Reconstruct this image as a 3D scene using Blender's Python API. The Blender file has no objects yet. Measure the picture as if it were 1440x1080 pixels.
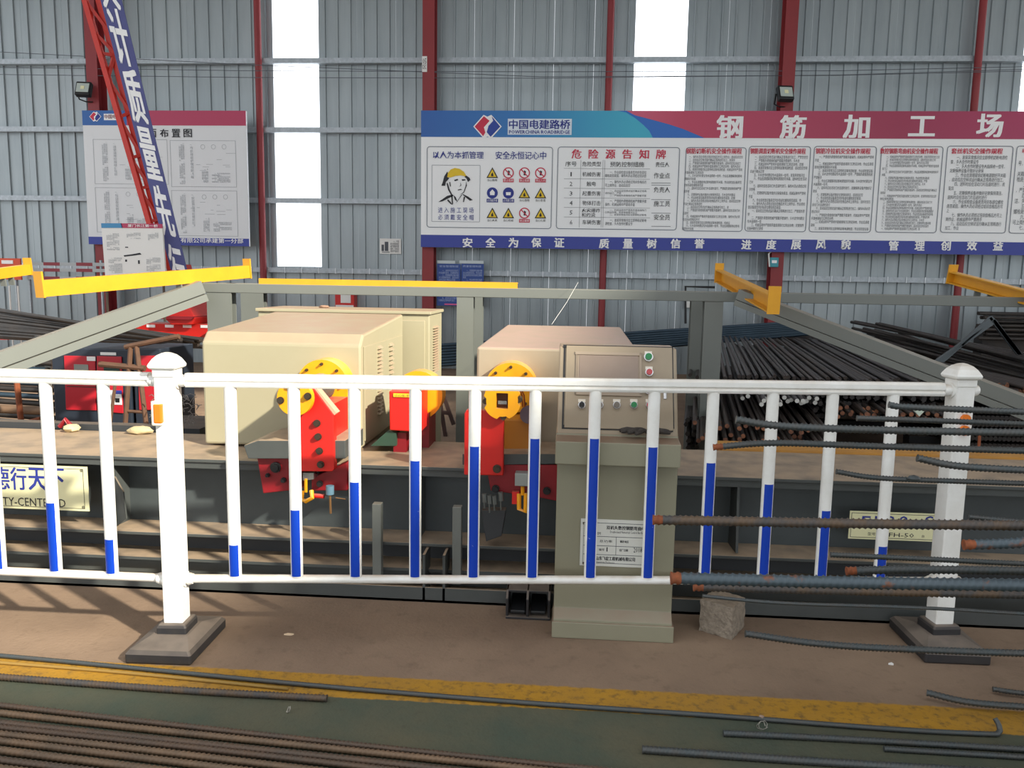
import bpy, math, random
import numpy as np
from mathutils import Vector, Matrix

random.seed(7)
SC = bpy.context.scene
COL = SC.collection

# ------------------------------------------------------------------ camera, world, sun, exposure
F, H = 1100.0, 1.55
PITCH, ROLL, YAW = .129, .017, .071
FW = Vector((-math.sin(YAW)*math.cos(PITCH), math.cos(YAW)*math.cos(PITCH), -math.sin(PITCH)))
RT0 = Vector((math.cos(YAW), math.sin(YAW), 0)); UP0 = RT0.cross(FW)
RT = RT0*math.cos(ROLL) + UP0*math.sin(ROLL); UP = UP0*math.cos(ROLL) - RT0*math.sin(ROLL)
cam_data = bpy.data.cameras.new('camera'); cam = bpy.data.objects.new('camera', cam_data); COL.objects.link(cam)
cam_data.sensor_width = 36; cam_data.lens = F*36/1440; cam_data.clip_start = .05; cam_data.clip_end = 200
cam.matrix_world = Matrix(((RT.x, UP.x, -FW.x, 0), (RT.y, UP.y, -FW.y, 0), (RT.z, UP.z, -FW.z, H), (0, 0, 0, 1)))
SC.camera = cam

world = bpy.data.worlds.new('world'); SC.world = world; world.use_nodes = True
bg = world.node_tree.nodes['Background']
bg.inputs[0].default_value = (.93, .96, 1.0, 1); bg.inputs[1].default_value = 1.6

SUN_DIR = Vector((-.45, .31, -.33)).normalized()
sun_data = bpy.data.lights.new('sun', 'SUN'); sun_data.energy = 8.5; sun_data.angle = .03; sun_data.color = (1, .93, .78)
sun = bpy.data.objects.new('sun', sun_data); COL.objects.link(sun)
sun.rotation_euler = SUN_DIR.to_track_quat('-Z', 'Y').to_euler(); sun.location = (8, -6, 9)

SC.view_settings.view_transform = 'Standard'; SC.view_settings.look = 'None'
SC.view_settings.exposure = 0.0; SC.view_settings.gamma = 1.0; SC.view_settings.use_curve_mapping = False

# ------------------------------------------------------------------ helpers
def at(px, py, Y=None, Z=None, X=None):
    """a point of the real hall: the line of sight through a spot of the photograph, met at a known depth or height"""
    d = FW*F + RT*(px-720) + UP*(540-py)
    t = Y/d.y if Y is not None else ((Z-H)/d.z if Z is not None else X/d.x)
    return Vector((0, 0, H)) + d*t

def at_plane(px, py, P0, N):
    d = FW*F + RT*(px-720) + UP*(540-py); o = Vector((0, 0, H))
    return o + d*((P0-o).dot(N)/d.dot(N))

def srgb(h):
    h = h.lstrip('#'); c = [int(h[i:i+2], 16)/255 for i in (0, 2, 4)]
    return tuple(x/12.92 if x <= .04045 else ((x+.055)/1.055)**2.4 for x in c)+(1,)

MATS = {}
def mat(name, col, rough=.5, metal=0.0, col2=None, nscale=6, amt=.5, bump=0, bscale=40, dust=None, dust_amt=.8, stretch=None, emit=0, contrast=.35, spec=.5):
    if name in MATS: return MATS[name]
    m = bpy.data.materials.new(name); m.use_nodes = True; nt = m.node_tree; N = nt.nodes; L = nt.links
    b = N['Principled BSDF']; b.inputs['Base Color'].default_value = srgb(col); b.inputs['Roughness'].default_value = rough
    b.inputs['Metallic'].default_value = metal; b.inputs['Specular IOR Level'].default_value = spec
    geo = N.new('ShaderNodeNewGeometry'); mp = N.new('ShaderNodeMapping'); L.new(geo.outputs['Position'], mp.inputs[0])
    if stretch: mp.inputs['Scale'].default_value = stretch
    cur = None
    if col2:
        nz = N.new('ShaderNodeTexNoise'); nz.inputs['Scale'].default_value = nscale; nz.inputs['Detail'].default_value = 6; nz.inputs['Roughness'].default_value = .65
        L.new(mp.outputs[0], nz.inputs['Vector'])
        rp = N.new('ShaderNodeValToRGB'); rp.color_ramp.elements[0].position = .5-contrast/2; rp.color_ramp.elements[1].position = .5+contrast/2
        L.new(nz.outputs['Fac'], rp.inputs[0])
        ml = N.new('ShaderNodeMath'); ml.operation = 'MULTIPLY'; ml.inputs[1].default_value = amt; L.new(rp.outputs[0], ml.inputs[0])
        mx = N.new('ShaderNodeMixRGB'); mx.inputs[1].default_value = srgb(col); mx.inputs[2].default_value = srgb(col2); L.new(ml.outputs[0], mx.inputs[0]); cur = mx.outputs[0]
    if dust:                                             # settled dust on faces that look up
        sp = N.new('ShaderNodeSeparateXYZ'); L.new(geo.outputs['Normal'], sp.inputs[0])
        mr = N.new('ShaderNodeMapRange'); mr.inputs[1].default_value = .35; mr.inputs[2].default_value = .9; L.new(sp.outputs['Z'], mr.inputs[0])
        n2 = N.new('ShaderNodeTexNoise'); n2.inputs['Scale'].default_value = 9; n2.inputs['Detail'].default_value = 5; L.new(geo.outputs['Position'], n2.inputs['Vector'])
        r2 = N.new('ShaderNodeMapRange'); r2.inputs[1].default_value = .25; r2.inputs[2].default_value = .6; r2.inputs[3].default_value = .45; r2.inputs[4].default_value = 1; L.new(n2.outputs['Fac'], r2.inputs[0])
        m1 = N.new('ShaderNodeMath'); m1.operation = 'MULTIPLY'; L.new(mr.outputs[0], m1.inputs[0]); L.new(r2.outputs[0], m1.inputs[1])
        m2 = N.new('ShaderNodeMath'); m2.operation = 'MULTIPLY'; m2.inputs[1].default_value = dust_amt; L.new(m1.outputs[0], m2.inputs[0])
        mx2 = N.new('ShaderNodeMixRGB'); mx2.inputs[1].default_value = srgb(col); mx2.inputs[2].default_value = srgb(dust); L.new(m2.outputs[0], mx2.inputs[0])
        if cur: L.new(cur, mx2.inputs[1])
        cur = mx2.outputs[0]
    if cur: L.new(cur, b.inputs['Base Color'])
    if bump:
        n3 = N.new('ShaderNodeTexNoise'); n3.inputs['Scale'].default_value = bscale; n3.inputs['Detail'].default_value = 4; L.new(mp.outputs[0], n3.inputs['Vector'])
        bp = N.new('ShaderNodeBump'); bp.inputs['Strength'].default_value = bump; bp.inputs['Distance'].default_value = .01; L.new(n3.outputs['Fac'], bp.inputs['Height']); L.new(bp.outputs[0], b.inputs['Normal'])
    if emit:
        b.inputs['Emission Color'].default_value = srgb(col); b.inputs['Emission Strength'].default_value = emit
    MATS[name] = m; return m

WM = {}
def reg(o, M): WM[o.name] = M
def tag(o, label=None, cat=None, group=None, kind=None):
    if label: o['label'] = label
    if cat: o['category'] = cat
    if group: o['group'] = group
    if kind: o['kind'] = kind
    return o
def thing(name, label, cat, loc=(0, 0, 0), rz=0, group=None):
    o = bpy.data.objects.new(name, None); COL.objects.link(o); o.empty_display_size = .1
    o.location = loc; o.rotation_euler = (0, 0, rz)
    reg(o, Matrix.Translation(Vector(loc)) @ Matrix.Rotation(rz, 4, 'Z'))
    return tag(o, label, cat, group)

def frame(d, up=(0, 0, 1)):
    """columns: along d, side, up"""
    x = Vector(d).normalized(); u = Vector(up)
    if abs(x.dot(u)) > .98: u = Vector((0, 1, 0))
    y = u.cross(x).normalized(); z = x.cross(y)
    return x, y, z

STUFFN = {'footer_lettering', 'panel_frames', 'slogan_lettering', 'panel_headings', 'table_lettering', 'table_rules', 'rule_text', 'company_lettering', 'pictogram_black', 'pictogram_red', 'pictogram_blue', 'pictogram_yellow', 'pictogram_white', 'drawing_lines', 'drawing_text', 'printed_portrait', 'print', 'fine_print', 'plate_lines', 'plate_lettering', 'lettering', 'label_print', 'plate_border', 'door_gap', 'printed_map', 'clamp_bolts', 'underline', 'title_lettering', 'sticker', 'seam', 'header_strip'}
class MB:
    def __init__(s): s.v = []; s.f = []; s.m = []; s.mi = 0
    def add(s, vs, fs):
        n = len(s.v); s.v += [tuple(v) for v in vs]; s.f += [tuple(i+n for i in f) for f in fs]; s.m += [s.mi]*len(fs); return s
    def box(s, x0, x1, y0, y1, z0, z1):
        return s.add([(x0, y0, z0), (x1, y0, z0), (x1, y1, z0), (x0, y1, z0), (x0, y0, z1), (x1, y0, z1), (x1, y1, z1), (x0, y1, z1)],
                     [(0, 3, 2, 1), (4, 5, 6, 7), (0, 1, 5, 4), (1, 2, 6, 5), (2, 3, 7, 6), (3, 0, 4, 7)])
    def obox(s, c, sz, ax):
        c = Vector(c); vs = []
        for dz in (-.5, .5):
            for dx, dy in ((-.5, -.5), (.5, -.5), (.5, .5), (-.5, .5)):
                vs.append(c+ax[0]*(dx*sz[0])+ax[1]*(dy*sz[1])+ax[2]*(dz*sz[2]))
        return s.add(vs, [(0, 3, 2, 1), (4, 5, 6, 7), (0, 1, 5, 4), (1, 2, 6, 5), (2, 3, 7, 6), (3, 0, 4, 7)])
    def prism(s, pts3, ext):
        """planar polygon (list of points) pushed along vector ext"""
        e = Vector(ext); P = [Vector(p) for p in pts3]; n = len(P)
        vs = P+[p+e for p in P]
        nr = Vector((0, 0, 0))
        for i in range(n): nr += P[i].cross(P[(i+1) % n])
        if nr.dot(e) > 0: fs = [tuple(reversed(range(n))), tuple(range(n, 2*n))]+[(i, (i+1) % n, n+(i+1) % n, n+i) for i in range(n)]
        else: fs = [tuple(range(n)), tuple(reversed(range(n, 2*n)))]+[((i+1) % n, i, n+i, n+(i+1) % n) for i in range(n)]
        return s.add(vs, fs)
    def xz(s, pts, y0, y1):      # outline in the X-Z plane, from depth y0 to y1
        return s.prism([(p[0], y0, p[1]) for p in pts], (0, y1-y0, 0))
    def sweep(s, prof, p0, p1, up=(0, 0, 1)):
        x, y, z = frame(Vector(p1)-Vector(p0), up)
        return s.prism([Vector(p0)+y*a+z*b for a, b in prof], Vector(p1)-Vector(p0))
    def tube(s, pts, r, n=8, caps=True):
        P = [Vector(p) for p in pts]; rs = r if isinstance(r, (list, tuple)) else [r]*len(P); vs = []
        u = None
        for i, p in enumerate(P):
            d = (P[min(i+1, len(P)-1)]-P[max(i-1, 0)]).normalized()
            if u is None: u = d.orthogonal().normalized()
            u = (u-d*u.dot(d)).normalized(); w = d.cross(u)
            for k in range(n):
                a = 2*math.pi*k/n; vs.append(p+(u*math.cos(a)+w*math.sin(a))*rs[i])
        fs = []
        for i in range(len(P)-1):
            for k in range(n):
                k2 = (k+1) % n; fs.append((i*n+k, i*n+k2, (i+1)*n+k2, (i+1)*n+k))
        if caps: fs += [tuple(reversed(range(n))), tuple(range((len(P)-1)*n, len(P)*n))]
        return s.add(vs, fs)
    def disc(s, c, ax, r, t, n=28, hole=None):
        """round plate, centre c, thickness t along ax"""
        c = Vector(c); a = Vector(ax).normalized(); return s.tube([c, c+a*t], r, n)
    def loft(s, secs):           # square sections (x, y, z, half)
        vs = []
        for x, y, z, h in secs: vs += [(x-h, y-h, z), (x+h, y-h, z), (x+h, y+h, z), (x-h, y+h, z)]
        fs = [(0, 3, 2, 1)]
        for i in range(len(secs)-1):
            for k in range(4): fs.append((i*4+k, i*4+(k+1) % 4, (i+1)*4+(k+1) % 4, (i+1)*4+k))
        n = (len(secs)-1)*4; fs.append((n, n+1, n+2, n+3)); return s.add(vs, fs)
    def blob(s, c, rx, ry, rz, n=10, jit=0):
        vs = []; fs = []; R = random.Random(int(abs(c[0]*991+c[2]*77)*10))
        rings = n//2
        for i in range(1, rings):
            t = math.pi*i/rings
            for k in range(n):
                a = 2*math.pi*k/n; j = 1+R.uniform(-jit, jit)
                vs.append((c[0]+rx*math.sin(t)*math.cos(a)*j, c[1]+ry*math.sin(t)*math.sin(a)*j, c[2]+rz*math.cos(t)*j))
        vs += [(c[0], c[1], c[2]+rz), (c[0], c[1], c[2]-rz)]; T = len(vs)-2
        for i in range(rings-2):
            for k in range(n): k2 = (k+1) % n; fs.append((i*n+k, (i+1)*n+k, (i+1)*n+k2, i*n+k2))
        for k in range(n): k2 = (k+1) % n; fs.append((T, k, k2)); fs.append((T+1, (rings-2)*n+k2, (rings-2)*n+k))
        return s.add(vs, fs)
    def build(s, name, mt, parent=None, origin=None, smooth=False, bevel=0, local=False, bseg=2):
        if parent is not None:
            P = WM[parent.name]; M = P.inverted() if not local else Matrix.Identity(4); mw = P
        else:
            if origin is None:
                xs = [v[0] for v in s.v]; ys = [v[1] for v in s.v]; zs = [v[2] for v in s.v]
                origin = ((min(xs)+max(xs))/2, (min(ys)+max(ys))/2, min(zs))
            mw = Matrix.Translation(Vector(origin)); M = mw.inverted()
        vs = [tuple(M @ Vector(v)) for v in s.v]
        me = bpy.data.meshes.new(name); me.from_pydata(vs, [], s.f); me.update()
        for q in (mt if isinstance(mt, (list, tuple)) else [mt]): me.materials.append(q)
        if isinstance(mt, (list, tuple)): me.polygons.foreach_set('material_index', s.m)
        if smooth:
            me.polygons.foreach_set('use_smooth', [True]*len(me.polygons)); me.update()
            try: me.set_sharp_from_angle(angle=math.radians(38))
            except Exception: pass
        o = bpy.data.objects.new(name, me); COL.objects.link(o)
        if parent is not None: o.parent = parent
        else: o.location = origin
        reg(o, mw)
        if name in STUFFN: o['kind'] = 'stuff'
        if bevel:
            b = o.modifiers.new('bevel', 'BEVEL'); b.width = bevel; b.segments = bseg; b.limit_method = 'ANGLE'; b.angle_limit = math.radians(40)
        return o

def copy_part(src, parent, M, name=None):
    """a copy sharing src's mesh, M = local matrix under parent"""
    o = src.copy(); COL.objects.link(o); o.parent = parent; o.matrix_local = M
    reg(o, WM[parent.name] @ M if parent else M); return o

# lettering ---------------------------------------------------------------
TXT = {}
def glyphs(s, bold=0.0, res=1):
    k = (s, bold, res)
    if k not in TXT:
        c = bpy.data.curves.new('lettering', 'FONT'); c.body = s; c.resolution_u = res; c.fill_mode = 'FRONT'; c.dimensions = '2D'; c.offset = bold
        o = bpy.data.objects.new('lettering', c); me = bpy.data.meshes.new_from_object(o)
        n = len(me.vertices); co = np.zeros(n*3); me.vertices.foreach_get('co', co); co = co.reshape(-1, 3)
        fs = [tuple(p.vertices) for p in me.polygons]
        bpy.data.meshes.remove(me); bpy.data.objects.remove(o); bpy.data.curves.remove(c)
        TXT[k] = (co, fs)
    return TXT[k]
def text_on(mb, s, box, P0, N, bold=0.0, res=1, ax=None, lift=.003, em=False, skew=None):
    """fit the words into a photo box (x0,y0,x1,y1) lying on the plane P0,N"""
    co, fs = glyphs(s, 0.0, res)
    if not len(co): return
    x0, x1 = co[:, 0].min(), co[:, 0].max(); y0, y1 = co[:, 1].min(), co[:, 1].max()
    if em: y0, y1 = -.12, .88
    ul, ur, ll, lr = (at_plane(box[0], box[1], P0, N), at_plane(box[2], box[1], P0, N), at_plane(box[0], box[3], P0, N), at_plane(box[2], box[3], P0, N))
    ox = (ur+lr-ul-ll)/2; oy = (ul+ur-ll-lr)/2; c = (ul+ur+ll+lr)/4
    if ax:
        ox = ax[0]*ox.length; oy = ax[1]*abs(oy.dot(ax[1]))
    u = (co[:, 0]-x0)/(x1-x0)-.5; w = (co[:, 1]-y0)/(y1-y0)-.5
    nn = Vector(N).normalized()*lift; em_h = (ul-ll).length/(y1-y0)
    u, w = u.tolist(), w.tolist(); sh = bold*.75*em_h; hx = ox.normalized()*sh; hy = oy.normalized()*sh
    offs = [(0, 0)] if bold < .012 else [(-1, -.5), (1, -.5), (-1, .5), (1, .5)]
    for q, (i, j) in enumerate(offs):
        k = nn*(1+.12*q)+hx*i+hy*j
        mb.add([c+ox*a+oy*b+k for a, b in zip(u, w)], fs)
AXZ = (Vector((1, 0, 0)), Vector((0, 0, 1)))
FRONT = Vector((0, -1, 0))
def text_px(mb, s, box, Y, **k): text_on(mb, s, box, Vector((0, Y, 0)), FRONT, ax=AXZ, **k)
def rect_px(mb, box, Y, t=.004):
    a = at((box[0]), (box[1]+box[3])/2, Y=Y).x; b = at(box[2], (box[1]+box[3])/2, Y=Y).x
    xm = (box[0]+box[2])/2; z1 = at(xm, box[1], Y=Y).z; z0 = at(xm, box[3], Y=Y).z
    mb.box(a, b, Y, Y+t, z0, z1)
def frame_px(mb, box, Y, w=.012, r=.05, t=.003):
    a = at(box[0], (box[1]+box[3])/2, Y=Y).x; b = at(box[2], (box[1]+box[3])/2, Y=Y).x
    xm = (box[0]+box[2])/2; z1 = at(xm, box[1], Y=Y).z; z0 = at(xm, box[3], Y=Y).z
    out = []; inn = []
    for cx, cz, a0 in ((b-r, z1-r, 0), (a+r, z1-r, 90), (a+r, z0+r, 180), (b-r, z0+r, 270)):
        for k in range(4):
            q = math.radians(a0+30*k); out.append((cx+r*math.cos(q), cz+r*math.sin(q))); inn.append((cx+(r-w)*math.cos(q), cz+(r-w)*math.sin(q)))
    n = len(out); mb.add([(p[0], Y, p[1]) for p in out+inn], [((i+1) % n, i, n+i, n+(i+1) % n) for i in range(n)])

# ribbed reinforcing bar ----------------------------------------------------
def smooth_path(pts, step):
    P = [np.array(p, float) for p in pts]
    if len(P) > 2:
        Q = []
        E = [2*P[0]-P[1]]+P+[2*P[-1]-P[-2]]
        for i in range(1, len(E)-2):
            for k in range(12):
                t = k/12; a, b, c, d = E[i-1], E[i], E[i+1], E[i+2]
                Q.append(.5*((2*b)+(-a+c)*t+(2*a-5*b+4*c-d)*t*t+(-a+3*b-3*c+d)*t**3))
        Q.append(P[-1]); P = Q
    P = np.array(P); s = np.concatenate([[0], np.cumsum(np.linalg.norm(np.diff(P, axis=0), axis=1))])
    n = max(3, int(s[-1]/step)); q = np.linspace(0, s[-1], n)
    return np.stack([np.interp(q, s, P[:, k]) for k in range(3)], 1), q
def rebar(name, pts, r, mt, label=None, group=None, ribs=True, pitch=None, nth=10, rust_end=None, parent=None, phase=0., amp=.26):
    pitch = pitch or r*1.05
    C, s = smooth_path(pts, pitch/4 if ribs else .08)
    T = np.gradient(C, axis=0); T /= np.linalg.norm(T, axis=1)[:, None]
    up = np.array([0, 0, 1.]) if abs(T[0][2]) < .9 else np.array([0, 1., 0])
    B = np.cross(T, up); B /= np.linalg.norm(B, axis=1)[:, None]; N_ = np.cross(B, T)
    th = np.linspace(0, 2*np.pi, nth, endpoint=False)
    TH, S = np.meshgrid(th+phase, s)
    R = np.full(TH.shape, r)
    if ribs:
        w = np.maximum(0, np.cos(2*np.pi*S/pitch+np.where(np.sin(TH) > 0, 1, -1)*np.cos(TH)*1.6))**1.2
        R = r*(.90+amp*w*np.abs(np.sin(TH))**.5+.07*(np.abs(np.cos(TH)) > .95))
    TH = TH-phase+phase
    V = C[:, None, :]+R[..., None]*(np.cos(TH)[..., None]*B[:, None, :]+np.sin(TH)[..., None]*N_[:, None, :])
    V = V.reshape(-1, 3); n = len(C); i = np.arange(n-1)[:, None]*nth; k = np.arange(nth)[None]; k2 = (k+1) % nth
    Q = np.stack([i+k, i+nth+k, i+nth+k2, i+k2], -1).reshape(-1, 4)
    org = C[0] if parent is None else np.zeros(3)
    V = np.vstack([V-org, [C[0]-org], [C[-1]-org]]); c0, c1 = len(V)-2, len(V)-1
    tri = [(c0, a, (a+1) % nth) for a in range(nth)]+[(c1, (n-1)*nth+(a+1) % nth, (n-1)*nth+a) for a in range(nth)]
    me = bpy.data.meshes.new(name); me.from_pydata(V.tolist(), [], Q.tolist()+tri)
    me.materials.append(mt); nf = len(me.polygons); sm = np.ones(nf, bool); sm[-2*nth:] = False
    if rust_end is not None:
        me.materials.append(rust_end); mi = np.zeros(nf, int); kk = max(1, int(.03/(s[1]-s[0]))); mi[:kk*nth] = 1; mi[-2*nth:-nth] = 1; me.polygons.foreach_set('material_index', mi.tolist())
    me.polygons.foreach_set('use_smooth', sm.tolist()); me.update()
    o = bpy.data.objects.new(name, me); COL.objects.link(o); o.location = org
    if label: tag(o, label, 'rebar', group)
    reg(o, Matrix.Translation(Vector(org))); return o
def bar_px(pts, Ys, d_px, mt, label, group=None, **k):
    """bar through photo spots, at depths Ys (or lying at height z when Ys is ('z', h))"""
    if isinstance(Ys, tuple) and Ys[0] == 'z':
        P = [at(x, y, Z=Ys[1]) for x, y in pts]
    else:
        if not isinstance(Ys, list): Ys = [Ys]*len(pts)
        P = [at(x, y, Y=Y) for (x, y), Y in zip(pts, Ys)]
    r = d_px*((P[0]-Vector((0, 0, H))).dot(FW))/F/2
    if 'z_on' in k: k.pop('z_on')
    return rebar('steel_rebar', P, r, mt, label, group, **k)

# ------------------------------------------------------------------ materials
M_floor = None
def floor_mat():
    m = bpy.data.materials.new('hall_floor'); m.use_nodes = True; N = m.node_tree.nodes; L = m.node_tree.links; b = N['Principled BSDF']
    g = N.new('ShaderNodeNewGeometry'); sp = N.new('ShaderNodeSeparateXYZ'); L.new(g.outputs['Position'], sp.inputs[0])
    def noise(sc, det=6):
        n = N.new('ShaderNodeTexNoise'); n.inputs['Scale'].default_value = sc; n.inputs['Detail'].default_value = det; n.inputs['Roughness'].default_value = .6; L.new(g.outputs['Position'], n.inputs['Vector']); return n.outputs['Fac']
    def math_(op, a, bb=None, c=None):
        q = N.new('ShaderNodeMath'); q.operation = op
        for i, v in enumerate((a, bb, c)):
            if v is None: continue
            if isinstance(v, (int, float)): q.inputs[i].default_value = v
            else: L.new(v, q.inputs[i])
        return q.outputs[0]
    def ramp(v, lo, hi):
        q = N.new('ShaderNodeMapRange'); L.new(v, q.inputs[0]); q.inputs[1].default_value = lo; q.inputs[2].default_value = hi; return q.outputs[0]
    def mix(f, a, c):
        q = N.new('ShaderNodeMixRGB'); L.new(f, q.inputs[0])
        for i, v in ((1, a), (2, c)):
            if isinstance(v, str): q.inputs[i].default_value = srgb(v)
            else: L.new(v, q.inputs[i])
        return q.outputs[0]
    brown = mix(ramp(noise(1.7), .35, .65), '#7f6b5a', '#907a66'); brown = mix(math_('MULTIPLY', ramp(noise(14), .55, .8), .5), brown, '#5f4c3e')
    green = mix(ramp(noise(2.3), .35, .7), '#4b5448', '#625d4a'); green = mix(math_('MULTIPLY', ramp(noise(25), .55, .75), .5), green, '#4a4a3e')
    yel = mix(ramp(noise(30), .5, .72), '#b0832c', '#6e5632'); yel = mix(math_('MULTIPLY', ramp(noise(3.1), .4, .75), .55), yel, '#8a6c40')
    yy = math_('ADD', sp.outputs['Y'], math_('MULTIPLY', math_('SUBTRACT', noise(22), .5), .03))
    f1 = ramp(yy, YS0-.004, YS0+.004); f2 = ramp(yy, YS1-.006, YS1+.006)
    c = mix(f1, green, yel); c = mix(f2, c, brown); L.new(c, b.inputs['Base Color'])
    b.inputs['Roughness'].default_value = .82; b.inputs['Specular IOR Level'].default_value = .25
    bp = N.new('ShaderNodeBump'); bp.inputs['Strength'].default_value = .35; bp.inputs['Distance'].default_value = .01; L.new(noise(60), bp.inputs['Height']); L.new(bp.outputs[0], b.inputs['Normal'])
    return m
YS0, YS1 = 2.70, 2.865

white = mat('white_enamel', '#f2f2ee', .35, col2='#d8d5cc', nscale=9, amt=.5, dust='#b9a894', dust_amt=.75)
blue_tape = mat('blue_reflective_tape', '#0a3cae', .35, col2='#e8ecf4', nscale=55, amt=1, contrast=.03)
for _n in MATS['blue_reflective_tape'].node_tree.nodes:
    if _n.type == 'VALTORGB': _n.color_ramp.elements[0].position = .70; _n.color_ramp.elements[1].position = .73
rubber = mat('black_rubber', '#26262a', .6, col2='#3c3834', nscale=12, amt=.6, dust='#7d7166', dust_amt=.9)
cream = mat('cream_cover_paint', '#a8a186', .5, col2='#a0987c', nscale=2.5, amt=.5, dust='#a68c76', dust_amt=.95)
cream_edge = mat('cream_dark', '#a59a7c', .5)
taupe = mat('console_paint', '#9c8e78', .42, col2='#897b66', nscale=5, amt=.5, dust='#a58b74', dust_amt=.9)
taupe_low = mat('console_olive_paint', '#8d8a75', .45, col2='#827e69', nscale=3, amt=.4, dust='#8b705e', dust_amt=.95)
greymetal = mat('machine_grey_paint', '#4c504f', .5, col2='#3f4342', nscale=4, amt=.6, dust='#a8927a', dust_amt=1)
rackgrey = mat('rack_grey_paint', '#70746f', .5, col2='#6c706c', nscale=4, amt=.5, dust='#a39684', dust_amt=.5)
darkgap = mat('dark_paint_and_gap_shade', '#34373a', .6, dust='#6f6255', dust_amt=.8)  # dark parts, and shade painted into the gap of the machine bed
red = mat('red_paint', '#d3241c', .4, col2='#b51f1b', nscale=5, amt=.5, dust='#c08a7a', dust_amt=.5)
dred = mat('dark_red_paint', '#8e1620', .45, col2='#6f121a', nscale=6, amt=.6)
gantry_red = mat('gantry_red_paint', '#d2301f', .45, col2='#b02a22', nscale=3, amt=.6)
yellow = mat('yellow_paint', '#f2a80e', .42, col2='#d98e12', nscale=8, amt=.5, dust='#d8b48e', dust_amt=.5)
rackyellow = mat('rack_yellow_paint', '#dc9f22', .45, col2='#c98d1c', nscale=5, amt=.5)
steel = mat('dark_steel', '#4a463f', .4, .6, col2='#5c4330', nscale=30, amt=.6)
chrome = mat('chrome', '#c8c8c8', .2, .9)
black = mat('black_plastic', '#17181a', .45)
rb_grey = mat('rebar_scale_grey', '#485052', .42, .35, col2='#5a5048', nscale=22, amt=.5)
rb_rust = mat('rebar_rusting', '#62503f', .55, .25, col2='#44474a', nscale=14, amt=.8, contrast=.2)
rb_grey2 = mat('rebar_blotched', '#505c63', .48, .35, col2='#8a4e22', nscale=16, amt=.85, contrast=.12)
for _n in rb_grey2.node_tree.nodes:
    if _n.type == 'VALTORGB': _n.color_ramp.elements[0].position = .56; _n.color_ramp.elements[1].position = .66
rust_end = mat('rust_orange', '#94502c', .8, col2='#5f3826', nscale=60, amt=.7)
rb_dark = mat('rebar_dark', '#2e2d2d', .5, .3, col2='#463e38', nscale=5, amt=.7)
rb_dark2 = mat('rebar_dark_brown', '#453a33', .55, .3, col2='#2c2a2a', nscale=6, amt=.7)
rb_end_rust = mat('rebar_end_rust', '#a06a4c', .8, col2='#6a4636', nscale=9, amt=.9, contrast=.1)
rb_end_pale = mat('rebar_end_pale', '#cfcfc8', .5, .3)
rb_blue = mat('rebar_blue_grey', '#3b4e5c', .5, .4, col2='#2c3a46', nscale=4, amt=.6)
galv = mat('galvanised', '#b4bcc2', .4, .3, col2='#8e979c', nscale=18, amt=.7)
colred = mat('column_red', '#8e2b2e', .5, col2='#7a262e', nscale=2, amt=.5)
sheet_m = mat('wall_sheet', '#a2abae', .36, .35, col2='#8c969a', nscale=.9, amt=.8, bump=.12, bscale=3, stretch=(3, 1, .35))
rib_m = sheet_m
board_white = mat('board_white', '#f3f5f5', .35)
board_blue = mat('board_blue', '#1d3196', .35)
board_crim = mat('board_crimson', '#b02a55', .35)
ink = mat('print_black', '#23242a', .6); ink_blue = mat('print_blue', '#26348c', .6); ink_red = mat('print_red', '#cc2f4c', .6); ink_white = mat('print_white', '#f5f5f5', .5)
ink_grey = mat('print_grey', '#7c828c', .6); ink_yel = mat('print_yellow', '#e8c52a', .6); ink_skin = mat('print_line_grey', '#9aa0a6', .6); ink_mid = mat('print_mid', '#50555c', .6)
paper = mat('paper', '#e6e6e2', .6); green_m = mat('button_green', '#1f7a45', .4); redb = mat('button_red', '#b8464a', .4)
M_floor = floor_mat()

# ------------------------------------------------------------------ the hall
WALLY = 13.85
o = MB().box(-16, 20, -12, WALLY+.3, -.1, 0).build('floor', M_floor, origin=(0, 0, 0)); tag(o, kind='structure')

P_RIB = .24
def sheet(x0, x1, z0, z1):
    n = max(1, round((x1-x0)/P_RIB)); p = (x1-x0)/n; pts = [(x0, 0)]
    for i in range(n):
        c = x0+p*(i+.5); pts += [(c-.019, 0), (c-.011, -.028), (c+.011, -.028), (c+.019, 0)]
    pts.append((x1, 0)); pts += [(x1, .012), (x0, .012)]
    return [(x, WALLY+y) for x, y in pts], z0, z1
wall = thing('wall_back', None, None, (0, WALLY, 0)); wall['kind'] = 'structure'
def put_sheet(x0, x1, z0, z1):
    pts, a, b = sheet(x0, x1, z0, z1)
    MB().prism([(x, y, a) for x, y in pts], (0, 0, b-a)).build('wall_sheet', sheet_m, wall)
SKY = [(-5.24, -4.43, 1.77), (.985, 1.845, 2.6), (7.25, 8.1, 2.6), (-11.4, -10.55, 1.77)]
TOPZ = 8.4
xs = -15.0; edges = sorted(SKY)
for a, b, zb in edges+[(19, 19, 0)]:
    n = max(1, round((a-xs)/.72)); w = (a-xs)/n
    for i in range(n): put_sheet(xs+i*w, xs+(i+1)*w-.003, 0, TOPZ)
    if b > a: put_sheet(a, b-.003, 0, zb)
    xs = b
skymat = mat('translucent_sheet', '#f6faff', .5, emit=2.2)
for i, (a, b, zb) in enumerate(edges):
    m = MB(); n = 3; p = (b-a)/n; pts = [(a, 0)]
    for k in range(n): c = a+p*(k+.5); pts += [(c-.019, 0), (c-.011, -.02), (c+.011, -.02), (c+.019, 0)]
    pts += [(b, 0), (b, .008), (a, .008)]
    m.prism([(x, WALLY+.004+y, zb) for x, y in pts], (0, 0, TOPZ-zb))
    w = m.build('window_%d' % (i+1), skymat); tag(w, kind='structure')

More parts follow.
